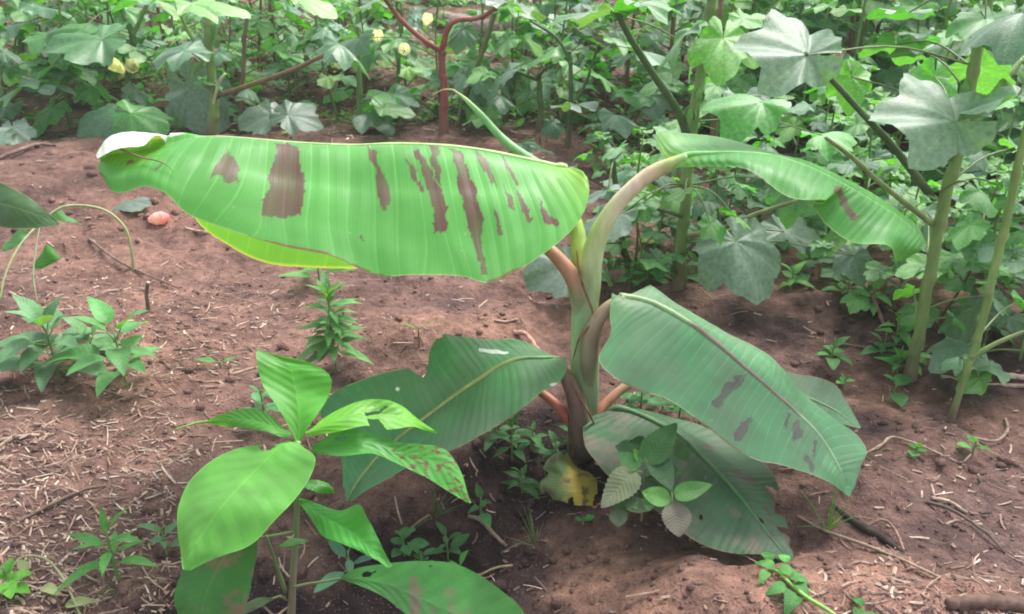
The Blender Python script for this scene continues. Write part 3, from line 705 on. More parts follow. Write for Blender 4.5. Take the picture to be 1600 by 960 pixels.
wtube('dry_sheath', [(924,718,1.235),(926,700,1.232),(928,685,1.235)], [8, 7, 2], [.10, .07, .045], BAN, mat=M['wood'], sides=9, flat=.4)
# dead yellowing leaf hanging at the foot of the stem
L7 = [
 [(872,704,1.222),(878,705,1.215),(886,708,1.22)],
 [(856,716,1.200),(872,714,1.190),(896,720,1.20)],
 [(848,730,1.178),(872,727,1.166),(914,733,1.178)],
 [(856,738,1.160),(880,742,1.148),(918,735,1.160)],
 [(843,752,1.145),(878,756,1.128),(931,748,1.150)],
 [(845,768,1.125),(884,770,1.110),(934,762,1.135)],
 [(858,778,1.110),(890,782,1.098),(933,776,1.115)],
 [(878,784,1.098),(902,790,1.090),(930,788,1.098)],
]
def c7(u, s, px, py):
    n = fbm(px / 16, py / 16, 4, 66)
    c = np.ones(u.shape + (3,)) * np.array([.10, .17, .05])
    k = np.clip((px - 872) / 20 + n, 0, 1)[..., None]; c = c * (1 - k) + np.array([.36, .28, .035]) * k
    k = np.clip(n * 4 - .25, 0, 1)[..., None]; c = c * (1 - k) + np.array([.10, .07, .04]) * k
    return c
lf7, _ = sheet('leaf', L7, 1, 70, 50, M['banana_old'], c7, BAN, (), holes=[[(838,772),(850,766),(862,778),(868,790),(838,800)], [(888,782),(893,775),(897,784),(899,800),(886,800)], [(928,776),(934,770),(938,800),(926,790)]], wave=.008, seed=61, wfreq=6)
lf7['label'] = 'yellow and black dying leaf hanging at the foot of the stem'

# ------------------------------------------------------------------ broad leaved plant in front
def wcol(c, rim=None, mott=.08, spots=None, dirt=None):
    c0 = np.array(c)
    def f(u, s, px, py):
        n = fbm(px / 30, py / 30, 3, 17)[..., None]
        c = np.ones(u.shape + (3,)) * c0 * (1 + mott * 2 * n)
        if rim is not None: c = np.where((np.abs(s) > .982)[..., None], np.array(rim), c)
        if spots is not None:
            k = (fbm(px / 9 + 3, py / 4, 4, 71) > .22) & inpoly(px, py, spots)
            c = np.where(k[..., None], np.array([.12, .08, .03]), c)
        if dirt is not None:
            k = (np.clip(fbm(px / 28, py / 28, 4, 72) * 3 + .5, 0, 1) * inpoly(px, py, dirt))[..., None]
            c = c * (1 - k * .85) + np.array([.24, .17, .13]) * k * .85
        return c
    return f

fb = G(452, 1000)
WD = thing('broad_leaved_plant', 'bright green broad leaved plant with large oval leaves in front of the banana plant', 'weed plant', fb)
def lift(rows, dy=0.0):
    return rows
wa = [[(463,690,.84),(466,691,.84),(469,690,.84)], [(440,648,.858),(466,642,.868),(492,652,.858)], [(412,605,.885),(461,604,.895),(512,620,.885)],
      [(402,570,.905),(453,575,.912),(517,592,.90)], [(400,553,.918),(443,562,.922),(500,574,.914)], [(404,547,.925),(424,553,.925),(448,558,.922)]]
wb = [[(478,676,.84),(478,678,.84),(479,681,.838)], [(512,648,.865),(520,660,.85),(528,673,.84)], [(556,629,.885),(562,645,.868),(572,664,.85)], [(598,626,.895),(602,648,.88),(606,672,.86)],
      [(630,636,.90),(638,652,.885),(642,667,.87)], [(655,657,.895),(660,664,.885),(662,672,.88)], [(682,676,.89),(682,677,.89),(682,678,.89)]]
wc = [[(488,694,.838),(487,700,.836),(488,708,.834)], [(538,674,.86),(535,692,.846),(528,713,.83)], [(588,680,.862),(586,695,.85),(578,709,.835)], [(622,692,.855),(618,708,.845),(612,722,.832)],
      [(655,694,.85),(650,714,.838),(640,735,.824)], [(695,702,.842),(684,724,.828),(668,748,.812)], [(722,738,.825),(714,752,.815),(700,768,.805)], [(735,786,.80),(734,787,.80),(733,787,.80)]]
wd = [[(455,678,.842),(453,682,.84),(452,686,.838)], [(418,648,.868),(415,662,.855),(418,676,.842)], [(380,640,.885),(374,654,.875),(382,669,.86)], [(345,650,.895),(342,657,.892),(352,666,.885)], [(325,657,.90),(324,659,.90),(325,661,.90)]]
we = [[(453,690,.838),(456,691,.838),(460,692,.838)], [(425,692,.848),(440,696,.83),(474,699,.828)], [(374,697,.85),(416,718,.815),(491,713,.806)], [(330,717,.838),(392,742,.80),(482,744,.785)],
      [(292,752,.815),(369,766,.778),(458,781,.762)], [(279,788,.79),(345,794,.755),(430,810,.742)], [(279,828,.762),(318,832,.735),(392,849,.722)], [(283,862,.737),(300,862,.72),(342,869,.712)], [(287,890,.712),(289,891,.71),(296,891,.708)]]
wf = [[(345,842,.78),(372,842,.775),(400,840,.77)], [(298,876,.775),(345,880,.765),(402,866,.755)], [(275,915,.755),(325,920,.742),(393,912,.735)], [(273,955,.735),(315,960,.722),(377,960,.715)], [(296,1005,.71),(312,1006,.705),(345,1005,.70)]]
wg = [[(471,778,.835),(468,781,.835),(466,784,.835)], [(500,790,.825),(494,800,.815),(484,808,.81)], [(530,797,.815),(522,816,.80),(505,838,.79)], [(562,789,.805),(550,832,.785),(530,849,.775)],
      [(577,814,.785),(572,850,.768),(560,860,.762)], [(596,852,.768),(591,868,.76),(583,873,.755)], [(613,886,.748),(609,887,.747),(604,886,.746)]]
wh = [[(531,903,.80),(532,904,.80),(532,905,.80)], [(560,887,.805),(568,906,.79),(566,917,.782)], [(605,880,.802),(610,915,.778),(598,932,.768)], [(655,877,.798),(650,932,.764),(632,958,.75)],
      [(705,880,.79),(696,952,.75),(672,990,.732)], [(746,897,.775),(738,972,.738),(715,1012,.718)], [(785,924,.755),(778,988,.726),(758,1022,.708)], [(815,952,.735),(808,1000,.715),(795,1018,.705)], [(832,990,.71),(830,1000,.705),(826,1006,.70)]]
PB = [.085, .37, .035]; PD = [.060, .27, .040]
sheet('leaf', wa, 1, 90, 50, M['weed'], wcol(PB), WD, seed=101, wave=.004, wfreq=4)
sheet('leaf', wb, 1, 120, 50, M['weed'], wcol([.15, .50, .035]), WD, holes=[[(568,645),(590,642),(606,634),(604,638),(590,648),(572,650)], [(574,655),(592,656),(604,672),(600,690),(585,680)], [(583,636),(588,634),(588,637)]], seed=102, wave=.004, wfreq=4)
sheet('leaf', wc, 1, 130, 46, M['weed'], wcol(PD, spots=[(610,700),(740,690),(740,790),(650,760)]), WD, holes=[[(522,684),(534,680),(544,681),(540,686),(524,688)]], seed=103, wave=.004, wfreq=5)[0]['label'] = 'drooping leaf with rows of brown insect damage'
sheet('leaf', wd, 1, 80, 40, M['weed'], wcol(PB), WD, seed=104, wave=.004, wfreq=4)
o, _ = sheet('leaf', we, 1, 160, 80, M['weed'], wcol([.10, .35, .05], rim=(.2, .5, .1)), WD, holes=[[(403,697),(416,691),(432,697),(425,703),(410,704)]], seed=105, wave=.005, wfreq=5)
o['label'] = 'largest oval leaf hanging towards the lower left'
o, _ = sheet('leaf', wf, 1, 90, 50, M['weed'], wcol([.06, .22, .05], dirt=[(330,850),(410,850),(410,1000),(290,1000)]), WD, seed=106, wave=.004)
o['label'] = 'lower leaf stained with dry soil'
sheet('leaf', wg, 1, 100, 50, M['weed'], wcol([.06, .29, .045]), WD, seed=107, wave=.004, wfreq=5)
sheet('leaf', wh, 1, 170, 80, M['weed'], wcol([.075, .29, .07], dirt=[(640,900),(740,930),(740,970),(640,960)]), WD, holes=[[(563,897),(572,892),(580,895),(588,889),(587,894),(578,900),(566,902)], [(669,884),(674,882),(675,886),(670,887)]], seed=108, wave=.004, wfreq=6)
for rr_, c_, sd_ in (([[(470,752,.86),(470,755,.858),(470,759,.856)], [(492,750,.865),(495,758,.86),(490,768,.85)], [(512,755,.87),(514,762,.865),(508,772,.86)], [(523,768,.87),(523,769,.87),(522,770,.87)]], PD, 1),
                     ([[(431,856,.80),(432,857,.80),(433,858,.80)], [(450,844,.81),(452,850,.80),(452,854,.795)], [(470,841,.81),(470,846,.805),(470,850,.80)], [(483,845,.81),(483,846,.81),(482,847,.81)]], [.08, .22, .07], 2),
                     ([[(425,934,.78),(426,936,.78),(426,938,.78)], [(398,934,.79),(400,942,.78),(404,950,.77)], [(378,952,.78),(382,956,.775),(386,958,.77)], [(368,972,.76),(369,972,.76),(370,973,.76)]], [.10, .19, .08], 3)):
    sheet('leaf', rr_, 1, 36, 20, M['weed'], wcol(c_), WD, seed=110 + sd_, wave=.002)
STC = [.13, .19, .08]
wtube('stem', [(452,1010,.815),(455,960,.82),(458,900,.825),(462,840,.83),(464,785,.835),(466,740,.838),(466,690,.84)], [7, 6.5, 5.5, 5, 4.6, 4.4, 4], np.array([[.17, .14, .10], [.17, .14, .10], [.17, .16, .10], STC, STC, STC, [.2, .32, .1]]), WD)
wtube('stem', [(446,925,.822),(434,890,.81),(424,860,.80),(416,838,.795)], [4, 3.6, 3, 2.4], STC, WD, sides=8)
wtube('petiole', [(457,918,.822),(480,913,.812),(505,909,.805),(533,904,.80)], [2.6, 2.2, 2, 2], [.16, .20, .09], WD, sides=8)
wtube('petiole', [(448,938,.82),(438,932,.80),(424,936,.78)], [2.2, 2, 1.6], [.16, .18, .09], WD, sides=8)
wtube('petiole', [(448,950,.81),(430,962,.78),(412,948,.775)], [2, 1.8, 1.6], [.2, .15, .1], WD, sides=8)
wtube('petiole', [(462,832,.83),(448,850,.81),(436,855,.80)], [1.6, 1.4, 1.2], [.16, .2, .09], WD, sides=8)
wtube('petiole', [(463,790,.835),(466,785,.834),(469,781,.834)], [3, 2.4, 2], [.1, .3, .06], WD, sides=8)
wtube('petiole', [(464,830,.832),(420,838,.80),(372,843,.776)], [2.4, 2, 2], [.12, .2, .07], WD, sides=8)
wtube('tendril', [(325,659,.90),(308,661,.90),(290,666,.895),(272,672,.89)], [2.2, 1.8, 1.4, .8], [.16, .30, .06], WD, sides=6)

# ------------------------------------------------------------------ cotton
def cotton_leaf_mesh(seed, lobes=5, droop=.35, cup=.0, col=(.045, .14, .060), size=1.0, na=56, nr=8, mat='cotton', broad=False):
    """palmate leaf, petiole joint at the origin, tip towards +X, radius about 1"""
    r = random.Random(seed)
    ax = [0, 52 + r.uniform(-6, 6), -52 + r.uniform(-6, 6), 105, -105]; ln = [1.0, .84 + r.uniform(-.14, .08), .84 + r.uniform(-.14, .08), r.uniform(.45, .66), r.uniform(.45, .66)]
    shl = r.uniform(.56, .66) if not broad else .74
    V, C, U, Fc = [(0, 0, 0)], [], [(0, 0)], []
    ph = [r.uniform(0, 6.28) for _ in range(6)]
    C.append(col)
    for j in range(na):
        th = -math.pi + .12 + (2 * math.pi - .24) * j / (na - 1); deg = math.degrees(th)
        R = 0
        for a, l in zip(ax, ln):
            d = abs(deg - a) / 35.0
            R = max(R, l * (shl + (1 - shl) * max(0, 1 - d ** 1.1) ** .9) if d < 1 else 0)
        if R == 0: R = shl * .6 + .10 * math.cos(math.radians(abs(deg) - 130))
        R = max(R, .42)
        R *= 1 + .04 * math.sin(4 * th + ph[0]) + .022 * math.sin(17 * th + ph[1]) + .02 * r.uniform(-1, 1)
        dv = min(abs(deg - a) for a in ax) / 26.0
        for i in range(1, nr + 1):
            q = i / nr; rr_ = R * q
            x, y = rr_ * math.cos(th), rr_ * math.sin(th)
            z = .055 * min(dv, 1) * q * (1 - .3 * q) * 1.2                         # blade puffed between the veins
            z -= droop * rr_ ** 2 * (1 + .25 * math.sin(2 * th + ph[2])) + cup * abs(y) ** 1.5
            z += .09 * q * math.sin(2 * th + ph[3]) + .06 * q * q * math.sin(5 * th + ph[4]) + .028 * q * q * math.sin(11 * th + ph[5])
            V.append((x, y, z)); U.append((x, y))
            e = 1 + .2 * r.uniform(-1, 1) * .3
            C.append([k * e for k in col])
    for j in range(na - 1):
        b0, b1 = 1 + j * nr, 1 + (j + 1) * nr
        Fc.append((0, b0, b1))
        for i in range(nr - 1):
            Fc.append((b0 + i, b0 + i + 1, b1 + i + 1, b1 + i))
    V = np.array(V) * size
    return mesh('leaf', V, Fc, M[mat], np.array(C), np.array(U))

CL = []
cr = random.Random(11)
for k in range(26):
    d = cr.choice([.08, .18, .3, .5])
    c = [(.085, .21, .105), (.10, .22, .125), (.065, .22, .065), (.075, .28, .05), (.11, .31, .055)][k % 5]
    CL.append(cotton_leaf_mesh(200 + k, droop=d, cup=cr.uniform(-.15, .25), col=c))
YL = [cotton_leaf_mesh(300 + k, droop=.25, col=[(.13, .35, .05), (.09, .30, .05), (.17, .36, .06)][k]) for k in range(3)]      # young bright leaves
GL = [cotton_leaf_mesh(320 + k, droop=[.15, .35, .5][k], cup=[.05, .2, .3][k], col=(.12, .195, .14), na=80, nr=12, broad=True) for k in range(3)]   # old greyish leaves

BL = [cotton_leaf_mesh(340 + k, droop=.12, col=(.17, .29, .19), na=80, nr=12) for k in range(2)]   # broad pale leaves

def place_leaf(me, parent, pos, size, yaw, pitch, roll, label=None):
    o = bpy.data.objects.new('leaf', me); link(o, parent)
    o.location = tuple(map(float, pos)); o.rotation_euler = (roll, pitch, yaw); o.scale = (size,) * 3
    if label: o['label'] = label
    return o

def petal_flower(col=(.84, .82, .52), rad=.028, seed=0, closed=.5):
    r = random.Random(seed); mb = MB()
    for k in range(5):
        a0 = 2 * math.pi * k / 5
        V, Fc, n1, n2 = [], [], 6, 7
        for i in range(n1):
            t = i / (n1 - 1)
            for j in range(n2):
                s = (j / (n2 - 1) - .5) * 2.4
                a = a0 + s * (.35 + .35 * t)
                rr_ = rad * (.15 + (1 - closed * .6) * math.sin(t * 1.5)) * (1 - .12 * s * s * t)
                z = rad * 1.5 * (t ** .9) * (.5 + closed * .6) - .1 * rad * s * s
                V.append((rr_ * math.cos(a), rr_ * math.sin(a), z + .05 * rad * math.sin(5 * a + seed)))
        for i in range(n1 - 1):
            for j in range(n2 - 1):
                q = i * n2 + j; Fc.append((q, q + 1, q + n2 + 1, q + n2))
        mb.add(V, Fc, col)
    return mb.mesh('flower', M['petal'])

FLW = [petal_flower(seed=k, closed=c) for k, c in enumerate((.3, .6, .9))]

def bud_mesh(seed):
    r = random.Random(seed); mb = MB()
    for k in range(3):
        a = 2 * math.pi * k / 3
        V, Fc = [], []
        for i in range(5):
            t = i / 4
            for j in range(5):
                s = j / 2 - 1
                wd = .8 * math.sin(math.pi * (.15 + .85 * t) ** .8)
                aa = a + s * wd; rr_ = .012 * math.sin(math.pi * min(1, .2 + t * .75))
                V.append((rr_ * math.cos(aa), rr_ * math.sin(aa), .032 * t))
        for i in range(4):
            for j in range(4):
                q = i * 5 + j; Fc.append((q, q + 1, q + 6, q + 5))
        mb.add(V, Fc, (.14, .32, .08))
    mb.tube([(0, 0, .002), (0, 0, .012), (0, 0, .022)], [.004, .009, .003], (.12, .28, .07), 8, m=6)
    return mb.mesh('bud', M['stem'])
BUD = [bud_mesh(1)]

def cotton_generic(seed, height, nleaf, stemc, low=.03, spread=1.0):
    """stem mesh and leaf specs of a cotton plant standing at the origin"""
    r = random.Random(seed); mb = MB(); leaves = []; buds = []
    lean = r.uniform(-.08, .08), r.uniform(-.08, .08)
    def sp(t): return np.array([lean[0] * t + .015 * math.sin(5 * t + seed), lean[1] * t + .015 * math.cos(4 * t + seed), height * t])
    mb.tube([sp(t) for t in (-.05, .2, .4, .6, .8, 1)], [.0075 * height + .001, .007 * height + .001, .0065 * height, .005 * height, .004, .002], stemc, 7, m=14)
    a = r.uniform(0, 6.28)
    for k in range(nleaf):
        t = low + (1 - low) * (k + r.random() * .5) / nleaf
        a += 2.4 + r.uniform(-.4, .4)
        p0 = sp(t)
        onbranch = t < .8 and r.random() < .5
        L = r.uniform(.10, .24) * spread * (1.25 - .75 * t) if onbranch else r.uniform(.05, .11)
        el = r.uniform(.3, .8)
        d = np.array([math.cos(a) * math.cos(el), math.sin(a) * math.cos(el), math.sin(el)])
        p1 = p0 + d * L * .55 + np.array([0, 0, -.01]); p2 = p0 + d * L + np.array([0, 0, -.02 * L / .1])
        mb.tube([p0, p1, p2], [.0028 if onbranch else .0018, .0022 if onbranch else .0015, .0012], stemc if onbranch else [.16, .22, .08], 6, m=6, cap=False)
        size = r.uniform(.065, .118) * (1.1 - .35 * t)
        if onbranch:
            for q in range(2):
                aa = a + r.uniform(-1.3, 1.3); ll = r.uniform(.04, .08)
                p3 = p2 + np.array([math.cos(aa) * ll, math.sin(aa) * ll, ll * r.uniform(.1, .6)])
                mb.tube([p2, (p2 + p3) / 2 + np.array([0, 0, .004]), p3], [.0014, .0012, .001], [.16, .22, .08], 5, m=5, cap=False)
                leaves.append((p3, size * r.uniform(.7, 1.05), aa, r.uniform(-.1, .45), r.uniform(-.35, .35), t))
            if r.random() < .5: buds.append(p2 + np.array([0, 0, .002]))
        else:
            leaves.append((p2, size, a, r.uniform(-.05, .5), r.uniform(-.3, .3), t))
    for q in range(4):
        aa = r.uniform(0, 6.28); leaves.append((sp(1) + np.array([math.cos(aa) * .02, math.sin(aa) * .02, r.uniform(0, .015)]), r.uniform(.02, .04), aa, r.uniform(-.7, .1), 0, 2))
    return mb.mesh('stem', M['stem']), leaves, buds

def build_cotton(stem_me, leaves, buds, name, label, loc, seed, flowers=0, group=None):
    r = random.Random(seed)
    t = thing(name, label, 'cotton plant', loc, group)
    obj('stem', stem_me, t)
    for (p, s, yaw, pitch, roll, tt) in leaves:
        me = r.choice(YL) if tt == 2 or r.random() < .30 else r.choice(CL)
        place_leaf(me, t, p, s, yaw, pitch, roll)
    for b in buds:
        o = obj('bud', BUD[0], t); o.location = tuple(b); o.rotation_euler = (r.uniform(-.4, .4), r.uniform(-.4, .4), 0)
    for f in range(flowers):
        b = r.choice(buds) if buds else leaves[len(leaves) // 2][0]
        o = obj('flower', r.choice(FLW), t); o.location = tuple(np.array(b) + np.array([0, 0, .02])); o.rotation_euler = (r.uniform(-1, 1), r.uniform(-1, 1), 0)
    return t

def copy_tree(o):
    kids = {}
    c = o.copy(); COL.objects.link(c)
    for ch in o.children:
        d = ch.copy(); COL.objects.link(d); d.parent = c
        for g2 in ch.children:
            e = g2.copy(); COL.objects.link(e); e.parent = d
    return c

STEMC = [[.12, .20, .06], [.17, .13, .07], [.22, .09, .06], [.14, .22, .07]]
# ---- individually placed plants: stem path in the photo, then leaves
def key_plant(label, stempts, rad, stemc, branches, leaves, flowers=(), extra=0, seed=0, buds=(), name='cotton_plant', group=None):
    p0 = P(*stempts[0]); p0[2] = tz(p0[0], p0[1])
    t = thing(name, label, 'cotton plant', p0, group)
    o0 = np.array(p0); mb = MB(); r = random.Random(seed)
    def tb(pts, rr_, c):
        W = [P(*p) for p in pts]; dp = [w_[1] * CP - (w_[2] - CAM_H) * SP for w_ in W]
        mb.tube(np.array(W) - o0, [q * d / F for q, d in zip(rr_, dp)], c, 10)
        return W
    first = stempts[0]
    W = [P(*p) for p in stempts]; dp = [w_[1] * CP - (w_[2] - CAM_H) * SP for w_ in W]
    W = [np.array([p0[0], p0[1], p0[2] - .03])] + W; R = [rad[0] * dp[0] / F] + [q * d / F for q, d in zip(rad, dp)]
    nn = len(W) * 9; WA = crs(np.array(W), nn); RA = np.interp(np.linspace(0, len(W) - 1, nn), range(len(W)), R)
    CA = np.ones((nn, 3)) * np.array(stemc) * (1 + .25 * fbm(np.arange(nn) * .21, np.zeros(nn) + seed, 3, 9))[:, None]
    for q in range(3, nn, 7 + seed % 4):                           # nodes with leaf scars
        RA[q] *= 1.22; CA[q] = CA[q] * .75 + np.array([.05, .03, .02]); WA[q:] += np.array([r.uniform(-1, 1), 0, 0]) * RA[q] * .35
    zg = np.clip(1 - (WA[:, 2] - p0[2]) / .09, 0, 1)[:, None]; CA = CA * (1 - zg) + np.array([.15, .10, .07]) * zg; RA = RA * (1 + .35 * zg[:, 0] ** 2)
    mb.tube(WA - o0, RA, CA, 12, m=nn * 2)
    for pts, rr_, c in branches: tb(pts, rr_, c)
    for (px, py, Y, size, yaw, pitch, roll, kind) in leaves:
        p = P(px, py, Y) - o0
        me = {'C': lambda: r.choice(CL[:4]), 'G': lambda: GL[0], 'H': lambda: GL[1], 'F': lambda: BL[int(px) % 2], 'c': lambda: r.choice(CL), 'y': lambda: r.choice(YL), 'g': lambda: GL[0], 'h': lambda: GL[1], 'i': lambda: GL[2], 'f': lambda: CL[0]}[kind]()
        lo = place_leaf(me, t, p, size, yaw, pitch, roll)
        if kind.isupper():                                   # blade tilted by 'pitch' towards -Y, tip along yaw
            nv_ = Vector((math.sin(roll), -math.sin(pitch), math.cos(pitch))).normalized(); tv = Vector((math.cos(yaw), math.sin(yaw), 0)); tv = (tv - nv_ * tv.dot(nv_)).normalized()
            lo.rotation_euler = Matrix((tv, nv_.cross(tv), nv_)).transposed().to_euler()
        # petiole to the nearest point of the stem
        best = min(W[1:], key=lambda q: np.linalg.norm(q - o0 - p) + .3 * max(0, (q - o0 - p)[2]))
        q = best - o0
        if np.linalg.norm(q - p) < .45:
            mid = (p + q) / 2 + np.array([0, 0, .02]); mb.tube([q, mid, p], [.0022, .0018, .0014], [.13, .18, .07], 6, m=8, cap=False)
    obj('stem', mb.mesh('stem', M['stem']), t)
    for k in range(extra):
        i = r.randrange(1, len(W) - 1); f = r.random(); q = W[i] * (1 - f) + W[i + 1] * f - o0
        a = r.uniform(0, 6.28); L = r.uniform(.06, .16)
        p = q + np.array([math.cos(a) * L, math.sin(a) * L, L * r.uniform(.0, .6)])
        mbb = MB().tube([q, (p + q) / 2 + np.array([0, 0, .01]), p], [.002, .0016, .0012], [.13, .2, .07], 6, m=6, cap=False)
        pe = obj('petiole', mbb.mesh('petiole', M['stem']), t)
        place_leaf(r.choice(CL), t, p, r.uniform(.045, .09), a, r.uniform(.1, .8), r.uniform(-.3, .3))
    for (px, py, Y, s, rx, ry) in flowers:
        o = obj('flower', r.choice(FLW), t); o.location = tuple(P(px, py, Y) - o0); o.scale = (s,) * 3; o.rotation_euler = (rx, ry, 0)
    for (px, py, Y) in buds:
        o = obj('bud', BUD[0], t); o.location = tuple(P(px, py, Y) - o0)
    return t

R_ = math.radians
GS = [.17, .27, .085]; DS = [.07, .13, .05]; BS = [.18, .12, .07]; RS = [.27, .085, .07]
GRP = 'cotton plants of the row behind the banana plant'
# near right plant with thick blurred stem
key_plant('cotton plant with thick pale green stem and the widest pale leaves right of the banana',
    [(1412,625,1.50),(1432,520,1.50),(1450,400,1.50),(1468,300,1.50),(1490,210,1.50),(1512,100,1.50),(1530,0,1.50),(1538,-80,1.5)], [8.5,8.5,9,9,9,8.5,8,7], GS,
    [([(1450,300,1.50),(1400,235,1.45),(1350,180,1.40),(1295,120,1.36),(1258,84,1.33)], [7,6,5,4.5,4], DS),
     ([(1456,350,1.50),(1380,290,1.48),(1330,245,1.46),(1290,215,1.44)], [5,4,4,3], [.2,.28,.1]),
     ([(1480,250,1.50),(1550,150,1.52),(1600,90,1.55)], [6,5,4], GS)],
    [(1262,86,1.33,.115,R_(165),R_(40),0,'F'), (1492,190,1.38,.135,R_(172),R_(38),0,'F'), (1400,70,1.62,.09,R_(60),R_(25),0,'c'),
     (1530,300,1.40,.05,R_(-60),R_(30),0,'c'), (1445,330,1.75,.085,R_(200),R_(35),R_(20),'h'), (1590,230,1.6,.07,R_(0),R_(20),0,'c'), (1560,290,1.6,.06,R_(30),R_(20),0,'y'),
     (1330,120,1.7,.07,R_(-90),R_(60),0,'y'), (1460,120,1.7,.08,R_(-100),R_(60),0,'y'), (1420,20,1.6,.09,R_(90),R_(10),0,'c'), (1540,30,1.45,.09,R_(-80),R_(15),0,'c'), (1410,345,1.62,.06,R_(180),R_(40),0,'c')],
    extra=6, seed=5, group=GRP, buds=[(1505,150,1.5)])
key_plant('slender cotton plant with thin pale stem leaning right, rightmost of the front stems',
    [(1478,672,1.36),(1505,590,1.37),(1525,530,1.375),(1548,450,1.38),(1572,350,1.385),(1596,240,1.39),(1625,120,1.40),(1640,0,1.4)], [4.5,5,6,6.5,6.5,6.5,6,5], [.19,.30,.09],
    [([(1515,560,1.37),(1560,535,1.36),(1610,515,1.35)], [4,3.5,3], [.2,.28,.1])],
    [(1530,590,1.40,.05,R_(200),R_(30),0,'c'), (1500,560,1.40,.035,R_(180),R_(20),0,'c'), (1525,480,1.55,.10,R_(180),R_(50),R_(10),'h'), (1600,470,1.5,.06,R_(20),R_(30),0,'c'), (1590,150,1.35,.09,R_(160),R_(20),0,'c'), (1600,20,1.35,.10,R_(170),R_(20),0,'c')],
    seed=6, group=GRP)
# plant behind the banana stem
key_plant('thick green stemmed cotton plant with a dark slanting branch, behind the arching banana leaf',
    [(1058,470,1.80),(1066,380,1.80),(1074,290,1.80),(1088,190,1.80),(1100,90,1.80),(1115,0,1.80),(1122,-60,1.8)], [9,9,8.5,8.5,8,8,7], GS,
    [([(1082,240,1.80),(1062,180,1.76),(1020,115,1.72),(985,60,1.70),(960,12,1.68)], [8,7,6,5.5,5], DS),
     ([(1066,370,1.80),(1120,360,1.78),(1180,335,1.76),(1250,312,1.74)], [5,4,3.5,3], [.2,.22,.1]),
     ([(1070,340,1.80),(1040,330,1.76),(1005,320,1.74)], [4,3,2.5], DS)],
    [(1150,378,1.72,.135,R_(-75),R_(38),0,'H'), (1225,362,1.95,.11,R_(-10),R_(15),0,'G'), (1335,400,1.75,.065,R_(-90),R_(30),0,'H'), (1285,212,1.8,.09,R_(20),R_(10),0,'C'), (1190,160,1.75,.12,R_(170),R_(15),0,'C'), (1005,318,1.74,.07,R_(170),R_(20),0,'C'),
     (960,18,1.68,.10,R_(120),R_(10),0,'g'), (1000,5,1.62,.10,R_(60),R_(0),0,'c'), (1130,60,1.72,.10,R_(-100),R_(35),0,'y'), (1075,50,1.66,.085,R_(170),R_(40),0,'c'), (930,20,1.8,.09,R_(180),R_(10),0,'c'),
     (970,335,1.72,.10,R_(200),R_(25),0,'g'), (1110,350,1.70,.05,R_(-60),R_(35),0,'y'), (1150,340,1.7,.045,R_(10),R_(30),0,'y'), (1070,300,1.7,.04,R_(190),R_(20),0,'c'),
     (1190,150,1.9,.10,R_(170),R_(15),0,'g'), (1240,290,1.8,.09,R_(-90),R_(65),0,'f')],
    seed=8, group=GRP, buds=[(1078,190,1.76), (1092,160,1.76)])
key_plant('cotton plant with large greyish leaves resting low behind the banana stem',
    [(985,430,1.95),(975,380,1.95),(968,320,1.95),(960,250,1.95)], [5,5,4.5,4], DS, [],
    [(890,415,1.75,.105,R_(200),R_(30),0,'G'), (920,400,1.80,.085,R_(-20),R_(35),R_(-20),'g'), (950,300,1.85,.08,R_(150),R_(20),0,'g'), (1000,285,1.95,.07,R_(20),R_(20),0,'c'), (990,250,2.0,.07,R_(90),R_(20),0,'c')],
    seed=9, group=GRP)
key_plant('cotton plant with brown upright stem between the tall green stem and the arching banana leaf',
    [(1112,312,2.35),(1114,240,2.35),(1116,160,2.35),(1122,60,2.35),(1126,-20,2.35)], [5,5,4.5,4,4], BS, [],
    [(1150,150,2.3,.10,R_(10),R_(20),0,'g'), (1160,60,2.3,.09,R_(-60),R_(30),0,'y'), (1080,100,2.3,.05,R_(180),R_(80),0,'y')], extra=3, seed=10, group=GRP)
key_plant('cotton plant with straight bright green stem and one long brown side branch',
    [(331,222,3.05),(332,150,3.05),(329,80,3.05),(330,10,3.05),(330,-40,3.05)], [7.5,7.5,7,7,6], GS,
    [([(335,152,3.05),(400,130,2.95),(460,108,2.9),(520,80,2.85)], [4,4,3.5,3], BS), ([(330,100,3.05),(300,60,3.0),(275,10,2.95)], [3,3,2.5], [.2,.3,.1]), ([(332,170,3.05),(342,130,3.0),(352,115,3.0)], [2.5,2.5,2], [.5,.55,.35])],
    [(296,138,3.2,.19,R_(-70),R_(60),0,'G'), (290,80,2.9,.16,R_(150),R_(15),0,'C'), (530,70,2.8,.13,R_(0),R_(30),0,'f'), (240,0,2.7,.16,R_(160),R_(5),0,'c'), (300,5,2.7,.16,R_(10),R_(5),0,'y'), (425,180,2.9,.12,R_(190),R_(25),0,'G'), (450,180,2.85,.12,R_(-20),R_(25),0,'G'), (470,0,2.8,.12,R_(0),R_(10),0,'y')],
    extra=1, seed=12, group=GRP)
key_plant('cotton plant with thin brown stem just right of the bright green upright stem',
    [(374,215,3.2),(378,150,3.2),(380,80,3.2),(386,20,3.2)], [3.5,3.5,3,3], BS, [],
    [(385,22,3.2,.035,R_(90),0,0,'y'), (350,20,3.1,.09,R_(180),R_(20),0,'c')], extra=3, seed=13, group=GRP, buds=[(386,18,3.2)])
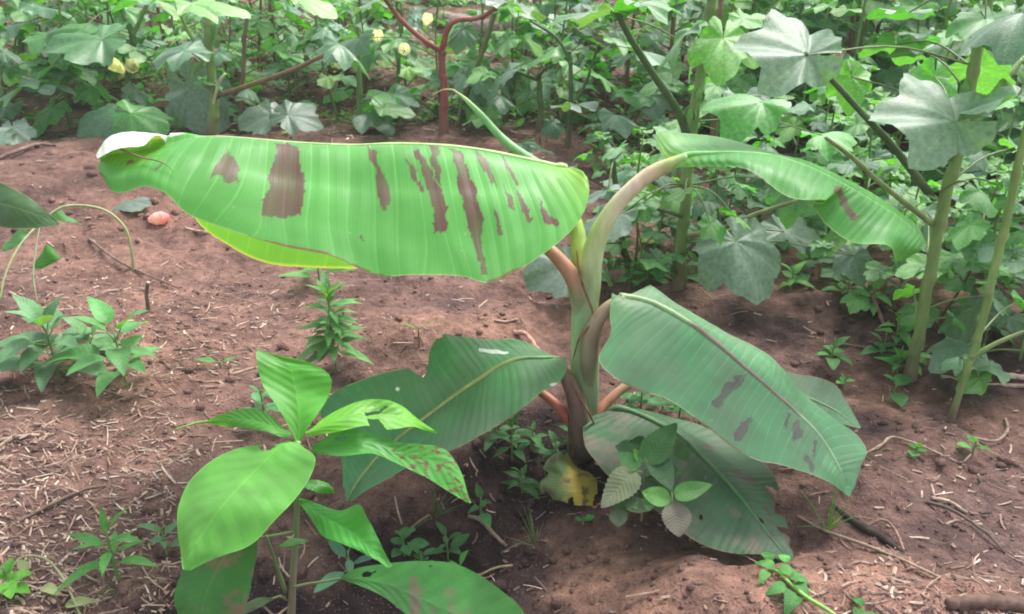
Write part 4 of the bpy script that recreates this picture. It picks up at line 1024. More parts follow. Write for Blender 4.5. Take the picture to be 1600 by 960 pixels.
key_plant('cotton plant with forked green stem behind a pale yellow flower, third from the left edge',
    [(198,168,3.4),(202,110,3.4),(206,60,3.4),(190,15,3.4),(180,-30,3.4)], [4,4.5,5,4,3.5], [.09,.2,.06],
    [([(206,60,3.4),(228,10,3.35),(240,-30,3.3)], [3.5,3,2.5], GS)],
    [(178,172,3.1,.15,R_(215),R_(28),0,'C'), (205,178,3.05,.15,R_(-25),R_(28),0,'C'), (160,62,3.1,.20,R_(190),R_(22),0,'C'), (130,45,3.2,.17,R_(160),R_(15),0,'C'), (235,0,3.1,.12,R_(30),R_(20),0,'y'), (100,100,3.2,.14,R_(180),R_(5),0,'c'), (50,130,3.1,.15,R_(190),R_(10),0,'c')],
    flowers=[(193,112,3.2,1.35,.9,-.3), (209,110,3.25,1.2,.9,.4)], extra=2, seed=14, group=GRP)
key_plant('cotton plant with red brown forked stem behind the middle of the largest banana leaf',
    [(694,226,3.05),(693,170,3.05),(692,120,3.05),(690,78,3.05)], [6.5,6.5,6,5.5], RS,
    [([(690,80,3.05),(665,65,3.02),(630,35,3.0),(598,-5,2.98)], [5,4.2,3.6,3], RS), ([(690,80,3.05),(700,45,3.02),(715,32,3.02),(750,28,3.0),(785,5,2.98)], [5,4.4,4,3.6,3], RS)],
    [(640,150,3.3,.11,R_(180),R_(20),0,'c'), (735,120,3.25,.12,R_(-10),R_(30),0,'c'), (600,0,2.98,.13,R_(160),R_(10),0,'g'), (790,5,2.98,.14,R_(10),R_(10),0,'g'), (560,60,3.0,.13,R_(190),R_(15),0,'f'), (820,60,3.3,.10,R_(0),R_(30),0,'y'), (740,170,3.2,.11,R_(-30),R_(20),0,'c')],
    seed=15, group=GRP)
key_plant('cotton plant with slanting olive stem rising right of the red stemmed one',
    [(712,215,3.2),(725,160,3.2),(745,110,3.2),(765,50,3.2),(785,-10,3.2)], [4,4,4,4,3.5], [.12,.16,.06], [], [(780,150,3.1,.11,R_(-10),R_(20),0,'c'), (760,180,3.1,.10,R_(200),R_(20),0,'c')], extra=2, seed=16, group=GRP)
key_plant('short cotton plant with V shaped fork of thin green branches above the rolled banana leaf',
    [(842,214,3.1),(842,175,3.1),(840,140,3.1),(838,120,3.1)], [5,5,4.5,4], [.10,.19,.06],
    [([(839,125,3.1),(815,115,3.1),(795,105,3.05)], [3,3,2.5], DS), ([(839,125,3.1),(850,110,3.05),(868,100,3.0)], [3,2.5,2], DS)],
    [(800,110,3.0,.11,R_(190),R_(30),0,'c'), (870,75,3.1,.15,R_(170),R_(30),0,'y'), (815,225,2.9,.11,R_(180),R_(10),0,'f'), (850,235,2.85,.12,R_(-10),R_(12),0,'f'), (890,100,3.0,.09,R_(0),R_(20),0,'c')], extra=1, seed=17, group=GRP)
key_plant('cotton plant with thin dark stem and grey leaf, second from the tall dark branch',
    [(888,222,2.9),(892,170,2.9),(894,120,2.9),(892,80,2.9)], [4,4,3.5,3], DS, [([(893,100,2.9),(870,60,2.9),(830,33,2.9)], [3,2.5,2], DS), ([(890,170,2.9),(915,130,2.9),(935,70,2.85)], [3,2.5,2], DS)],
    [(905,165,2.7,.12,R_(100),R_(5),0,'g'), (960,180,2.7,.13,R_(-10),R_(10),0,'f'), (955,60,2.8,.10,R_(0),R_(20),0,'y'), (1000,80,2.7,.11,R_(0),R_(20),0,'c'), (970,240,2.5,.10,R_(10),R_(20),0,'c'), (930,115,2.9,.10,R_(10),R_(30),0,'y')], seed=18, group=GRP)
key_plant('cotton plant with upright green stem and pale closed flowers left of the red stem',
    [(560,212,3.2),(560,150,3.2),(558,90,3.2),(556,40,3.2)], [4.5,4.5,4,3.5], [.12,.24,.07], [],
    [(530,60,3.1,.13,R_(170),R_(20),0,'c'), (600,170,3.1,.12,R_(0),R_(15),0,'c')], flowers=[(590,64,3.1,1.2,1.0,.3), (632,80,3.1,.8,1.1,.2), (664,38,3.1,1.1,.9,.5)], extra=3, seed=19, group=GRP)
key_plant('cotton plant with thin stem between the two flower bearing ones', [(612,205,3.5),(616,150,3.5),(620,90,3.5),(622,30,3.5)], [3.5,3.5,3,3], [.13,.22,.07], [], [], extra=6, seed=20, group=GRP)
key_plant('cotton plant with dark stem cut off by the left edge of the picture', [(32,120,3.9),(33,70,3.9),(35,0,3.9),(36,-60,3.9)], [5,5,5,4], [.12,.15,.08], [],
    [(20,40,3.4,.17,R_(170),R_(5),0,'c'), (60,10,3.4,.14,R_(10),R_(15),0,'c'), (10,170,3.1,.14,R_(200),R_(10),0,'c'), (5,210,2.9,.09,R_(240),R_(20),0,'g'), (20,200,2.95,.10,R_(-60),R_(20),0,'g'), (60,130,3.1,.13,R_(10),R_(10),0,'c')], extra=4, seed=21, group=GRP)

# ---- the field beyond: copies of nine plants
protos = []
for k in range(9):
    h = [.55, .75, .9, .65, .8, .45, 1.0, .7, .6][k]
    sm, lv, bd = cotton_generic(400 + k, h, [12, 14, 17, 13, 15, 11, 18, 13, 12][k], STEMC[k % 4])
    protos.append((sm, lv, bd, h))
FIELD = 'cotton plants of the field behind the front row'
tmpl = [None] * 9
pts = []
fr_ = random.Random(99)
def ok_field(x, y):
    px, py = project(np.array([[x, y, 0]])); px, py = px[0], py[0]
    if abs(x) > .35 + y * .68: return False
    if y < 3.45 and (140 < px < 260 or 300 < px < 345 or 560 < px < 720): return False
    if px < 930: return py < 205 and y > 3.1
    lim = np.interp(px, [930, 1100, 1250, 1450, 1700, 2200], [215, 245, 260, 330, 380, 420])
    return py < lim
tries = 0
while len(pts) < 205 and tries < 30000:
    tries += 1
    y = 2.0 + 6.6 * fr_.random() ** .85; x = fr_.uniform(-6, 6)
    if not ok_field(x, y): continue
    mind = .17 + .025 * max(0, y - 3)
    if all((x - a) ** 2 + (y - b) ** 2 > mind ** 2 for a, b in pts): pts.append((x, y))
tries = 0; nr_ = 0
while nr_ < 46 and tries < 8000:
    tries += 1
    y = fr_.uniform(2.15, 4.2); px = fr_.uniform(960, 1760); x = (px - 800) / F * (y * CP + .3)
    if not ok_field(x, y): continue
    if all((x - a) ** 2 + (y - b) ** 2 > .15 ** 2 for a, b in pts): pts.append((x, y)); nr_ += 1
tries = 0; nr_ = 0
while nr_ < 22 and tries < 8000:                                     # the edge of the field, dense with low plants
    tries += 1
    y = fr_.uniform(3.1, 3.9); px = fr_.uniform(-60, 950); x = (px - 800) / F * (y * CP + .3)
    if not ok_field(x, y): continue
    if all((x - a) ** 2 + (y - b) ** 2 > .14 ** 2 for a, b in pts): pts.append((x, y)); nr_ += 1
pts.sort(key=lambda p: p[1])
def field_label(x, y, fl, hh):
    px, _ = project(np.array([[x, y, .3]])); px = px[0]
    where = 'behind the largest banana leaf' if 150 < px < 900 else ('at the far left' if px <= 150 else ('behind the arching banana leaf' if px < 1300 else 'at the far right'))
    depth = 'near row' if y < 3.9 else ('middle row' if y < 5.8 else 'farthest rows')
    return '%s %scotton plant of the %s %s' % ('tall' if hh > .8 else ('short' if hh < .6 else 'leafy'), 'flowering ' if fl else '', depth, where)
for i, (x, y) in enumerate(pts):
    k = fr_.randrange(9) if y > 3.7 or x > .3 else fr_.choice((0, 5, 8, 3, 5)); sm, lv, bd, h = protos[k]
    sc_ = fr_.uniform(.85, 1.2); fl = 1 if (k in (2, 6)) else 0
    lab = field_label(x, y, fl, h * sc_)
    loc = (x, y, tz(x, y))
    if tmpl[k] is None:
        t = tmpl[k] = build_cotton(sm, lv, bd, 'cotton_plant', lab, loc, 500 + k, flowers=fl, group=FIELD)
    else:
        t = copy_tree(tmpl[k]); t.location = loc; t['label'] = lab
    t.rotation_euler = (fr_.uniform(-.06, .06), fr_.uniform(-.06, .06), fr_.uniform(0, 6.28)); t.scale = (sc_,) * 3

for q, (a_, b_) in enumerate([(1005, 395), (1180, 350), (1255, 365), (1330, 370), (1560, 470), (1600, 440), (1385, 345), (1125, 372), (1500, 400), (1440, 420), (1545, 400), (1215, 330), (960, 340), (985, 430), (1120, 425), (1385, 455), (1590, 500), (1330, 425), (1530, 545), (1020, 440), (1470, 500), (1560, 420), (1285, 400), (1600, 560), (1350, 470)]):
    k = (5, 0, 3, 8)[q % 4]; lc = G(a_, b_)
    t = copy_tree(tmpl[k]); t.location = tuple(lc); t.scale = (.52 + .1 * (q % 3),) * 3; t.rotation_euler = (0, 0, q * 1.7)
    t['label'] = 'low young cotton plant on the dark soil right of the banana stem'; t['group'] = 'young cotton plants right of the banana stem'
# ------------------------------------------------------------------ small weeds
def blade(mb, base, d, up, L, Wd, col, droop=.3, fold=.12, shape='oval', serr=0, n=9, k=5, seed=0, curl=0):
    """a small leaf from base along d"""
    r = random.Random(seed)
    d = np.asarray(d, float); d /= np.linalg.norm(d); up = np.asarray(up, float); side = np.cross(up, d)
    if np.linalg.norm(side) < 1e-3: side = np.array([1., 0, 0])
    side /= np.linalg.norm(side); up = np.cross(d, side)
    V, U, Fc, C = [], [], [], []
    wv = r.uniform(0, 6)
    for i in range(n):
        t = i / (n - 1)
        wd = {'oval': math.sin(math.pi * min(1, t * .97 + .015) ** .85) ** .8, 'lance': math.sin(math.pi * (t * .98 + .01) ** .7) ** 1.1, 'diamond': (min(t / .4, (1 - t) / .6)) ** .75 if 0 < t < 1 else .0,
              'grass': (1 - t) ** .6 if t > .1 else .7, 'ovate': math.sin(math.pi * (t * .98 + .01) ** .6) ** .8}[shape] * Wd / 2
        wd = max(wd, Wd * .015)
        if serr and 0 < i < n - 1: wd *= 1 + serr * (1 if i % 2 else -1)
        for j in range(k):
            s = 2 * j / (k - 1) - 1
            p = base + d * L * t + side * s * wd + up * (abs(s) * fold * wd * 2 - droop * L * t * t + .06 * wd * math.sin(9 * t + wv + 2 * s)) - np.array([0, 0, curl * L * t ** 3])
            V.append(p); U.append((t, s)); C.append(np.array(col) * (1 + .12 * r.uniform(-1, 1)))
    for i in range(n - 1):
        for j in range(k - 1):
            q = i * k + j; Fc.append((q, q + k, q + k + 1, q + 1))
    mb.add(V, Fc, np.array(C), np.array(U))

def weed_spec(seed, n=10, h=.10, L=.05, ratio=.5, shape='oval', col=(.06, .24, .05), droop=.35, serr=0):
    """leaf list for a small herb at the origin"""
    r = random.Random(seed); out = []; a = r.uniform(0, 6)
    for k in range(n):
        t = .25 + .75 * (k + 1) / n; a += 2.4 + r.uniform(-.3, .3)
        el = r.uniform(.1, .5) + .7 * (t > .85)
        ll = L * (1.15 - .5 * t) * r.uniform(.6, 1.25)
        out.append((np.array([0, 0, h * t]), np.array([math.cos(a) * math.cos(el), math.sin(a) * math.cos(el), math.sin(el)]), ll, ll * ratio, shape, col, droop * r.uniform(.6, 1.4), serr))
    return out

def weed_thing(label, loc, spec, h, cat='weed', name='weed', mat='weed', stemc=(.12, .22, .07), group=None, sr=.002, lean=(0, 0), pr=.22):
    t = thing(name, label, cat, loc, group)
    ln = lambda z: np.array([lean[0] * (z / max(h, .01)) ** 1.5, lean[1] * (z / max(h, .01)) ** 1.5, 0])
    mb = MB().tube([np.array([0, 0, -.01]), np.array([0, 0, h * .4]) + ln(h * .4), np.array([0, 0, h]) + ln(h)], [sr, sr * .9, sr * .6], stemc, 7, m=8)
    i = 0
    for (p, d, L, Wd, shape, col, dr, se) in spec:
        i += 1
        p = p + ln(p[2]); lb = MB()
        pet = p + d / np.linalg.norm(d) * L * pr
        mb.tube([p, (p + pet) / 2, pet], [sr * .5, sr * .45, sr * .4], stemc, 5, m=4, cap=False)
        blade(lb, pet, d, (0, 0, 1), L, Wd, col, dr, shape=shape, serr=se, n=13, k=7, seed=i)
        obj('leaf', lb.mesh('leaf', M[mat]), t)
    obj('stem', mb.mesh('stem', M['stem']), t)
    return t

def wloc(px, py):
    return G(px, py)

WG = (.065, .23, .065); WL = (.09, .32, .06); WGR = (.09, .22, .10)
weed_thing('grey green leafy weed cluster with rounded leaves at the left edge of the soil', wloc(95, 600), weed_spec(1, 22, .12, .098, .60, 'ovate', (.12, .27, .13), .45), .125, sr=.003, pr=.42)
weed_thing('second leafy weed with bright drooping leaves right of the grey green cluster', wloc(198, 605), weed_spec(2, 14, .11, .088, .55, 'ovate', (.10, .30, .09), .45), .115, sr=.0028, pr=.42)
weed_thing('tall narrow weed with many small leaves below the tip half of the largest banana leaf', wloc(525, 582), weed_spec(3, 60, .17, .058, .38, 'lance', (.10, .28, .08), .45), .19, sr=.0025)
weed_thing('broad leafed low weed between the two leafy weeds at the left', wloc(150, 575), weed_spec(22, 7, .06, .075, .62, 'ovate', (.13, .30, .12), .4), .07, pr=.4)
weed_thing('small seedling with lance shaped bright leaves beside the broad leaved plant', wloc(185, 905), weed_spec(4, 13, .085, .062, .28, 'lance', WL, .25), .09, sr=.0028)
weed_thing('dusty seedling touching the lower left of the largest oval leaf', wloc(262, 870), weed_spec(5, 6, .05, .036, .5, 'ovate', WGR), .055)
weed_thing('tiny two leaved sprout on the reddish mound left of the banana stem', wloc(655, 540), [(np.array([0, 0, .035]), np.array([-.8, 0, .5]), .032, .008, 'lance', (.16, .36, .06), .1, 0), (np.array([0, 0, .035]), np.array([.75, -.1, .55]), .034, .008, 'lance', (.16, .36, .06), .1, 0), (np.array([0, 0, .035]), np.array([.1, -.5, .3]), .018, .012, 'oval', (.16, .36, .06), .1, 0)], .04, cat='sprout', name='sprout', stemc=(.2, .12, .07))
weed_thing('pale small weed half hidden behind the upright leaf of the broad leaved plant', wloc(415, 665), weed_spec(6, 8, .07, .04, .6, 'oval', (.09, .28, .10)), .08)
weed_thing('round leaved creeping weed in the dark hollow below the banana leaves', wloc(632, 868), weed_spec(7, 7, .035, .038, .8, 'oval', WG, .2), .045)
weed_thing('small weed with blue green oval leaves under the broad leaved plant', wloc(548, 905), weed_spec(8, 5, .05, .055, .42, 'oval', (.10, .27, .15), .15), .055)
weed_thing('little weed sprig at the edge of the hollow right of the spotted leaf', wloc(752, 812), weed_spec(9, 5, .04, .03, .6, 'ovate', WG), .045)
weed_thing('seedling leaf pair behind the broad lower leaf near the bottom', wloc(718, 925), weed_spec(10, 4, .05, .042, .6, 'ovate', (.06, .26, .05), .1), .05)
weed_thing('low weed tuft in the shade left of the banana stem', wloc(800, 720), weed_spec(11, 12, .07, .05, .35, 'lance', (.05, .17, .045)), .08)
weed_thing('leafy weed growing behind the stem under the lower right banana leaf', wloc(1000, 655), weed_spec(12, 11, .06, .045, .6, 'ovate', (.06, .21, .07)), .07)
weed_thing('tiny clover like sprout on the open soil right of the banana plant', wloc(1430, 712), weed_spec(13, 4, .015, .024, .8, 'oval', WL, .1), .02, name='sprout', cat='sprout')
weed_thing('tiny sprout at the right, beyond the clover like one', wloc(1520, 708), weed_spec(14, 4, .02, .024, .7, 'oval', WL, .1), .025, name='sprout', cat='sprout')
weed_thing('small sprout at the foot of the thick pale cotton stem', wloc(1318, 608), weed_spec(15, 4, .02, .028, .6, 'oval', WL, .1), .025, name='sprout', cat='sprout')
weed_thing('weed with one broad leaf at the base of the thick pale cotton stem', wloc(1395, 622), weed_spec(16, 3, .03, .06, .7, 'oval', (.06, .22, .06), .3), .035)
weed_thing('small leafy weed beside the slender leaning cotton stem', wloc(1510, 520), weed_spec(17, 8, .03, .045, .5, 'ovate', WG), .04)
weed_thing('crumpled bright green weed in the bottom left corner', wloc(20, 930), weed_spec(18, 9, .035, .03, .8, 'oval', (.10, .33, .03), .5), .05)
weed_thing('tiny green seedling on bare soil in front of the banana plant', wloc(911, 818), weed_spec(19, 3, .008, .02, .8, 'oval', (.07, .33, .09), .1), .012, name='sprout', cat='sprout')
weed_thing('leafy weed with long leaf on the straw between cluster and tall narrow weed', wloc(345, 575), [(np.array([0, 0, .012]), np.array([-.9, .1, .15]), .045, .016, 'lance', (.09, .30, .07), .1, 0), (np.array([0, 0, .012]), np.array([.7, .4, .1]), .03, .012, 'lance', (.09, .30, .07), .1, 0)], .014)
weed_thing('seedling under the far tip of the yellow lit leaf edge', wloc(500, 450), weed_spec(21, 8, .07, .085, .45, 'ovate', (.10, .33, .07), .2), .07)

for q in range(26):
    qq = random.Random(900 + q); a_, b_ = qq.uniform(950, 1610), qq.uniform(400, 590)
    if b_ > 470 and a_ < 1290: b_ = 430 + q
    weed_thing('small leafy weed on the dark soil between the banana and the right stems', wloc(a_, b_), weed_spec(930 + q, 6 + q % 5, .03 + .01 * (q % 4), .045, .55, ('oval', 'ovate', 'lance')[q % 3], ((.07, .22, .055), (.10, .30, .06), (.06, .2, .08))[q % 3], .4), .06, group='small weeds on the soil right of the banana plant')
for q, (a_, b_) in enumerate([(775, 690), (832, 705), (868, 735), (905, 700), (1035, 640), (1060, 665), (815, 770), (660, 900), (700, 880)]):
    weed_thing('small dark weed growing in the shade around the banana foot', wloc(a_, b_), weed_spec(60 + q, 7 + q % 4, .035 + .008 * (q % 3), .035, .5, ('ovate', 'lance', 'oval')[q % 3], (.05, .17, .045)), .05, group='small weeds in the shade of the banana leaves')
# dusty weed with diamond leaves in front of the banana foot
dw = G(1000, 800)
DW = thing('dusty_weed', 'dusty weed with toothed diamond shaped leaves at the foot of the banana plant', 'weed', dw)
o0 = np.array(dw)
def dleaf(p0, p1, wpx, col, mat='weed_dusty', up=(0, -.55, .8), serr=.05, lab=None, shape='ovate'):
    p0 = (p0[0], p0[1], p0[2] - .07); p1 = (p1[0], p1[1], p1[2] - .07); a = P(*p0); b = P(*p1); L = np.linalg.norm(b - a); depth = a[1] * CP - (a[2] - CAM_H) * SP
    mb = MB(); blade(mb, a - o0, b - a, up, L, wpx * depth / F, col, droop=.08, shape=shape, serr=serr, n=22, k=9, seed=int(p0[0]))
    o = obj('leaf', mb.mesh('leaf', M[mat]), DW)
    if lab: o['label'] = lab
dleaf((992,736,1.10), (940,792,1.055), 48, (.15, .18, .10))
dleaf((975,773,1.09), (969,818,1.05), 30, (.07, .16, .05))
dleaf((1008,722,1.11), (1058,660,1.15), 46, (.05, .16, .04), 'weed')
dleaf((1022,714,1.12), (1050,764,1.07), 40, (.06, .14, .06))
dleaf((1048,784,1.05), (1004,768,1.06), 32, (.10, .26, .06), 'weed', shape='oval')
dleaf((1054,775,1.05), (1114,756,1.06), 30, (.08, .27, .05), 'weed')
dleaf((1052,785,1.05), (1062,838,1.01), 46, (.16, .14, .10), shape='oval', lab='leaf covered in brown dust')
dleaf((1004,722,1.11), (990,700,1.13), 16, (.12, .33, .06), 'weed')
dleaf((995,735,1.10), (970,705,1.13), 34, (.06, .17, .05), 'weed')
dleaf((1005,715,1.12), (960,695,1.15), 30, (.05, .13, .05))
dleaf((1000,760,1.10), (985,800,1.07), 34, (.05, .11, .045))
dleaf((1010,745,1.11), (1030,800,1.07), 36, (.05, .11, .045))
rd = random.Random(77)
for q in range(14):
    cx_, cy_ = rd.uniform(962, 1062), rd.uniform(690, 800); aa = rd.uniform(0, 6.28); L_ = rd.uniform(26, 44); Y_ = 1.14 - (cy_ - 700) / 1100 + rd.uniform(.0, .03)
    dleaf((cx_, cy_, Y_), (cx_ + L_ * math.cos(aa), cy_ + .8 * L_ * abs(math.sin(aa)), Y_ - .02), rd.uniform(18, 30), rd.choice([(.05, .15, .045), (.06, .18, .05), (.09, .22, .06), (.10, .15, .08)]), rd.choice(['weed', 'weed_dusty']), shape=rd.choice(['ovate', 'oval']))
mb = MB()
for pp in ([(1002,815,1.09),(1004,780,1.095),(1006,745,1.10),(1010,718,1.11)], [(1040,830,1.06),(1046,805,1.055),(1050,785,1.05),(1050,770,1.06)], [(1006,740,1.10),(998,737,1.10),(990,738,1.10)], [(1006,760,1.10),(990,768,1.09),(975,774,1.09)], [(1008,735,1.10),(1016,724,1.11),(1022,716,1.12)]):
    mb.tube(np.array([P(q[0], q[1], q[2] - .07) for q in pp]) - o0, .0016, (.14, .16, .08), 6)
obj('stem', mb.mesh('stem', M['stem']), DW)

# leaf of a plant beyond the left edge of the picture
le = P(-95, 420, 1.9); le[2] = tz(le[0], le[1])
LE = thing('drooping_leaf_plant', 'plant beyond the left edge whose dark green pointed leaf droops into view', 'plant', le)
rows = [[(-110,262,1.80),(-112,290,1.76),(-110,320,1.74)], [(-60,258,1.78),(-60,300,1.72),(-60,345,1.70)], [(-10,280,1.74),(-12,315,1.69),(-14,352,1.66)], [(30,300,1.70),(26,325,1.66),(20,357,1.64)], [(64,322,1.67),(62,338,1.65),(58,357,1.63)], [(92,350,1.64),(92,351,1.64),(91,353,1.63)]]
sheet('leaf', rows, 1, 60, 40, M['weed'], ban_col(np.array([.035, .12, .03]), 0, rim=(.2, .3, .1)), LE, seed=91, wave=.004)
wtube('stem', [(-95,420,1.9),(-98,370,1.88),(-104,320,1.82),(-111,290,1.77)], [6, 6, 5, 4], [.12, .2, .07], LE)

# arching vine at the left
vb = G(208, 412)
VN = thing('arching_vine', 'thin pale vine arching over the soil at the left with a few green leaves', 'vine', vb)
wtube('stem', [(208,425,1.86),(206,395,1.86),(196,358,1.87),(170,332,1.88),(135,322,1.88),(95,325,1.86),(60,352,1.82),(30,385,1.76),(8,430,1.70),(0,470,1.66)], [1.8, 2.2, 2.2, 2, 2, 2, 1.8, 1.6, 1.5, 1.4], [.30, .36, .16], VN, sides=8)
wtube('stem', [(62,352,1.82),(56,390,1.75),(52,430,1.68),(58,475,1.62)], [1.6, 1.6, 1.4, 1.2], [.14, .16, .08], VN, sides=8)
def vleaf(par, rows, c, sd_):
    o, _ = sheet('leaf', rows, 1, 30, 22, M['weed'], wcol(c), par, seed=sd_, wave=.003)
vleaf(VN, [[(45,362,1.80),(45,364,1.80),(45,366,1.80)], [(32,358,1.80),(28,368,1.79),(36,378,1.78)], [(12,375,1.79),(14,382,1.78),(22,388,1.77)], [(2,392,1.77),(3,393,1.77),(4,394,1.77)]], (.08, .27, .09), 1)
vleaf(VN, [[(72,383,1.76),(74,383,1.76),(78,384,1.76)], [(62,400,1.75),(76,396,1.74),(92,400,1.74)], [(53,415,1.74),(74,410,1.73),(94,405,1.73)], [(52,420,1.73),(60,420,1.73),(66,420,1.73)]], (.06, .30, .035), 2)
vleaf(VN, [[(70,352,1.82),(72,350,1.82),(74,348,1.82)], [(85,345,1.84),(88,336,1.85),(90,328,1.86)], [(115,348,1.86),(112,345,1.87),(108,340,1.88)], [(132,352,1.87),(131,351,1.87),(130,350,1.87)]], (.06, .20, .06), 3)
# vine lying along the bottom left
v2 = G(30, 880)
V2 = thing('creeping_vine', 'faded thin vine creeping over the straw in the bottom left corner', 'vine', v2)
def gt(pts, lift_=.012):
    return [G(a, b) + np.array([0, 0, lift_ if 0 < i < len(pts) - 1 else 0]) for i, (a, b) in enumerate(pts)]
obj('stem', MB().tube(np.array(gt([(5,905),(40,888),(75,890),(100,915),(118,950),(135,985)], .02)) - v2, .0016, (.24, .25, .12), 6).mesh('stem', M['stem']), V2)
for k, (a, b, yaw, L) in enumerate(((70, 925, -.5, .035), (105, 955, .2, .04), (45, 900, 2.4, .03))):
    mb = MB(); q = G(a, b); blade(mb, q - v2 + np.array([0, 0, .01]), (math.cos(yaw), math.sin(yaw), .2), (0, 0, 1), L, L * .5, (.26, .33, .14), .2, shape='ovate', seed=k)
    obj('leaf', mb.mesh('leaf', M['weed']), V2)
# curly vine at the bottom right
v3 = G(1300, 960)
V3 = thing('curly_vine', 'pale green vine with small curled leaves on the soil below the torn banana leaf', 'vine', v3)
pp3 = [(1200,888),(1215,903),(1232,920),(1258,942),(1290,962),(1330,990),(1400,1010)]
obj('stem', MB().tube(np.array(gt(pp3, .010)) - v3, [.002, .0022, .0025, .0026, .0026, .0026, .0026], (.20, .38, .08), 8).mesh('stem', M['stem']), V3)
r3 = random.Random(3)
for k, (a, b) in enumerate([(1200,888),(1206,900),(1198,905),(1215,905),(1226,890),(1233,915),(1240,922),(1236,935),(1243,942),(1228,930),(1340,962),(1350,968),(1345,958)]):
    mb = MB(); q = G(a, b); aa = r3.uniform(0, 6.28); L = r3.uniform(.016, .026)
    blade(mb, q - v3 + np.array([0, 0, .012]), (math.cos(aa), math.sin(aa), .7), (0, 0, 1), L, L * .85, (.10, .34, .07) if k < 5 else (.06, .22, .05), .8, shape='oval', seed=k, curl=.3)
    obj('leaf', mb.mesh('leaf', M['weed']), V3)
# grass tufts
def tuft(label, px, py, n, L, col, seed, wd=.0032, tall=.9):
    r = random.Random(seed); loc = G(px, py); mb = MB()
    for k in range(n):
        a = r.uniform(0, 6.28); el = r.uniform(.5, 1.3) * tall
        p = np.array([math.cos(a) * .008 * r.random(), math.sin(a) * .008 * r.random(), 0]); l = L * r.uniform(.5, 1.1)
        blade(mb, p, (math.cos(a) * math.cos(el), math.sin(a) * math.cos(el), math.sin(el)), (math.cos(a + 3.1), math.sin(a + 3.1), .4), l, wd, col, .25, shape='grass', n=8, k=3, seed=k + seed)
    me = mb.mesh('grass_tuft', M['weed'])
    o = obj('grass_tuft', me, None, label, 'grass tuft'); o.location = tuple(loc)
tuft('bright grass tuft left of the yellow dying leaf', 862, 775, 26, .07, (.08, .28, .06), 1)
tuft('upright grass tuft on the bare soil right of the torn leaf', 1292, 828, 12, .075, (.13, .30, .08), 2, tall=1.15)
tuft('sparse grass tuft growing from the twig in the dark hollow', 676, 808, 9, .06, (.10, .26, .07), 3)
tuft('wispy pale grass at the edge of the mound below the yellow leaf', 838, 855, 16, .06, (.16, .24, .10), 4, wd=.002)
tuft('dry grass tuft left of the curled leaf tip', 190, 920, 8, .03, (.2, .3, .12), 5, wd=.002)
# curled grey leaf and pink petal on the soil under the leaf tip
q = G(207, 322)
o = bpy.data.objects.new('fallen_leaf', GL[1]); link(o); o.location = tuple(q + np.array([0, 0, .012])); o.scale = (.050, .075, .030); o.rotation_euler = (.1, .08, -1.2)
o['label'] = 'pale grey green fallen leaf on the soil beneath the curled leaf tip'; o['category'] = 'fallen leaf'
q = G(243, 350)
mb = MB(); mb.tube([(0, 0, .0), (.004, -.002, .012), (.008, -.004, .024), (.011, -.006, .034)], [.004, .0115, .012, .004], [[.85, .55, .45], [.88, .62, .55], [.85, .42, .40], [.8, .35, .35]], 12, m=16)
o = obj('fallen_petal', mb.mesh('fallen_petal', M['petal']), None, 'closed pink and cream petal lying on bare soil under the leaf tip', 'petal'); o.location = tuple(q + np.array([-.018, 0, .010])); o.rotation_euler = (.3, 1.1, .7); o.scale = (1.5, 1.5, 1.5)

# ------------------------------------------------------------------ sticks, twigs, logs
def stick(label, pts, r, c, name='twig', cat='twig', raised=0.0, mat='wood', sides=8, embed=.0):
    W = [G(a, b) for a, b in pts]; o0 = W[0].copy(); n = len(W)
    W = [w_ + np.array([0, 0, (r[i] if hasattr(r, '__len__') else r) * .6 + raised * math.sin(math.pi * i / (n - 1)) - embed]) for i, w_ in enumerate(W)]
    rr = random.Random(len(label) + int(pts[0][0]))
    A = crs(np.array(W), n * 5); A += np.array([[rr.uniform(-1, 1) * .15, rr.uniform(-1, 1) * .15, rr.uniform(-.5, 1) * .15] for _ in range(len(A))]) * (r[0] if hasattr(r, '__len__') else r)
    R = np.interp(np.linspace(0, n - 1, len(A)), range(n), r if hasattr(r, '__len__') else [r] * n) * np.array([rr.uniform(.85, 1.15) for _ in range(len(A))])
    me = MB().tube(A - o0, R, c, sides, m=len(A) * 2).mesh(name, M[mat])
    o = obj(name, me, None, label, cat); o.location = tuple(o0); return o
TC = [.16, .11, .085]; TP = [.34, .25, .19]; TD = [.05, .038, .034]
mb = MB(); mb.tube([(0, 0, -.01), (.002, 0, .02), (.004, .0, .045), (.012, 0, .07)], [.005, .0045, .0045, .004], TC, 8, m=12); mb.tube([(.012, 0, .069), (.013, 0, .072)], [.0042, .003], [.5, .42, .32], 8, m=3)
o = obj('stump_stick', mb.mesh('stump_stick', M['wood']), None, 'short upright broken stick with pale cut end, in the straw at the left', 'stick'); o.location = tuple(G(232, 487))
stick('long thin dark twig slanting down from the arching vine towards the broken stick', [(140,375),(180,410),(225,433),(290,455)], [.0035, .003, .0025, .0015], TC, raised=.01)
stick('thin reddish twig left of the vine foot', [(85,368),(105,390),(125,405)], .0018, [.2, .11, .09], raised=.01)
stick('pale stick lying left of the grey green weed cluster', [(15,458),(40,470),(62,482)], .003, TP, name='stick', cat='stick')
stick('grey runner trailing from under the grey green weed cluster', [(70,560),(110,592),(150,610),(205,625)], .0022, TC, raised=.006)
stick('long slender twig lying across the straw left of the broad leaved plant', [(15,825),(80,795),(130,772),(165,760)], [.003, .003, .0025, .002], TC, raised=.006)
stick('pale split stick on the straw near the left edge, in front of the weed cluster', [(0,690),(30,684),(62,682)], .0035, TP, name='stick', cat='stick')
stick('stout pale stick half under the straw at the far left bottom', [(0,700),(14,690),(26,682)], .004, TP, name='stick', cat='stick')
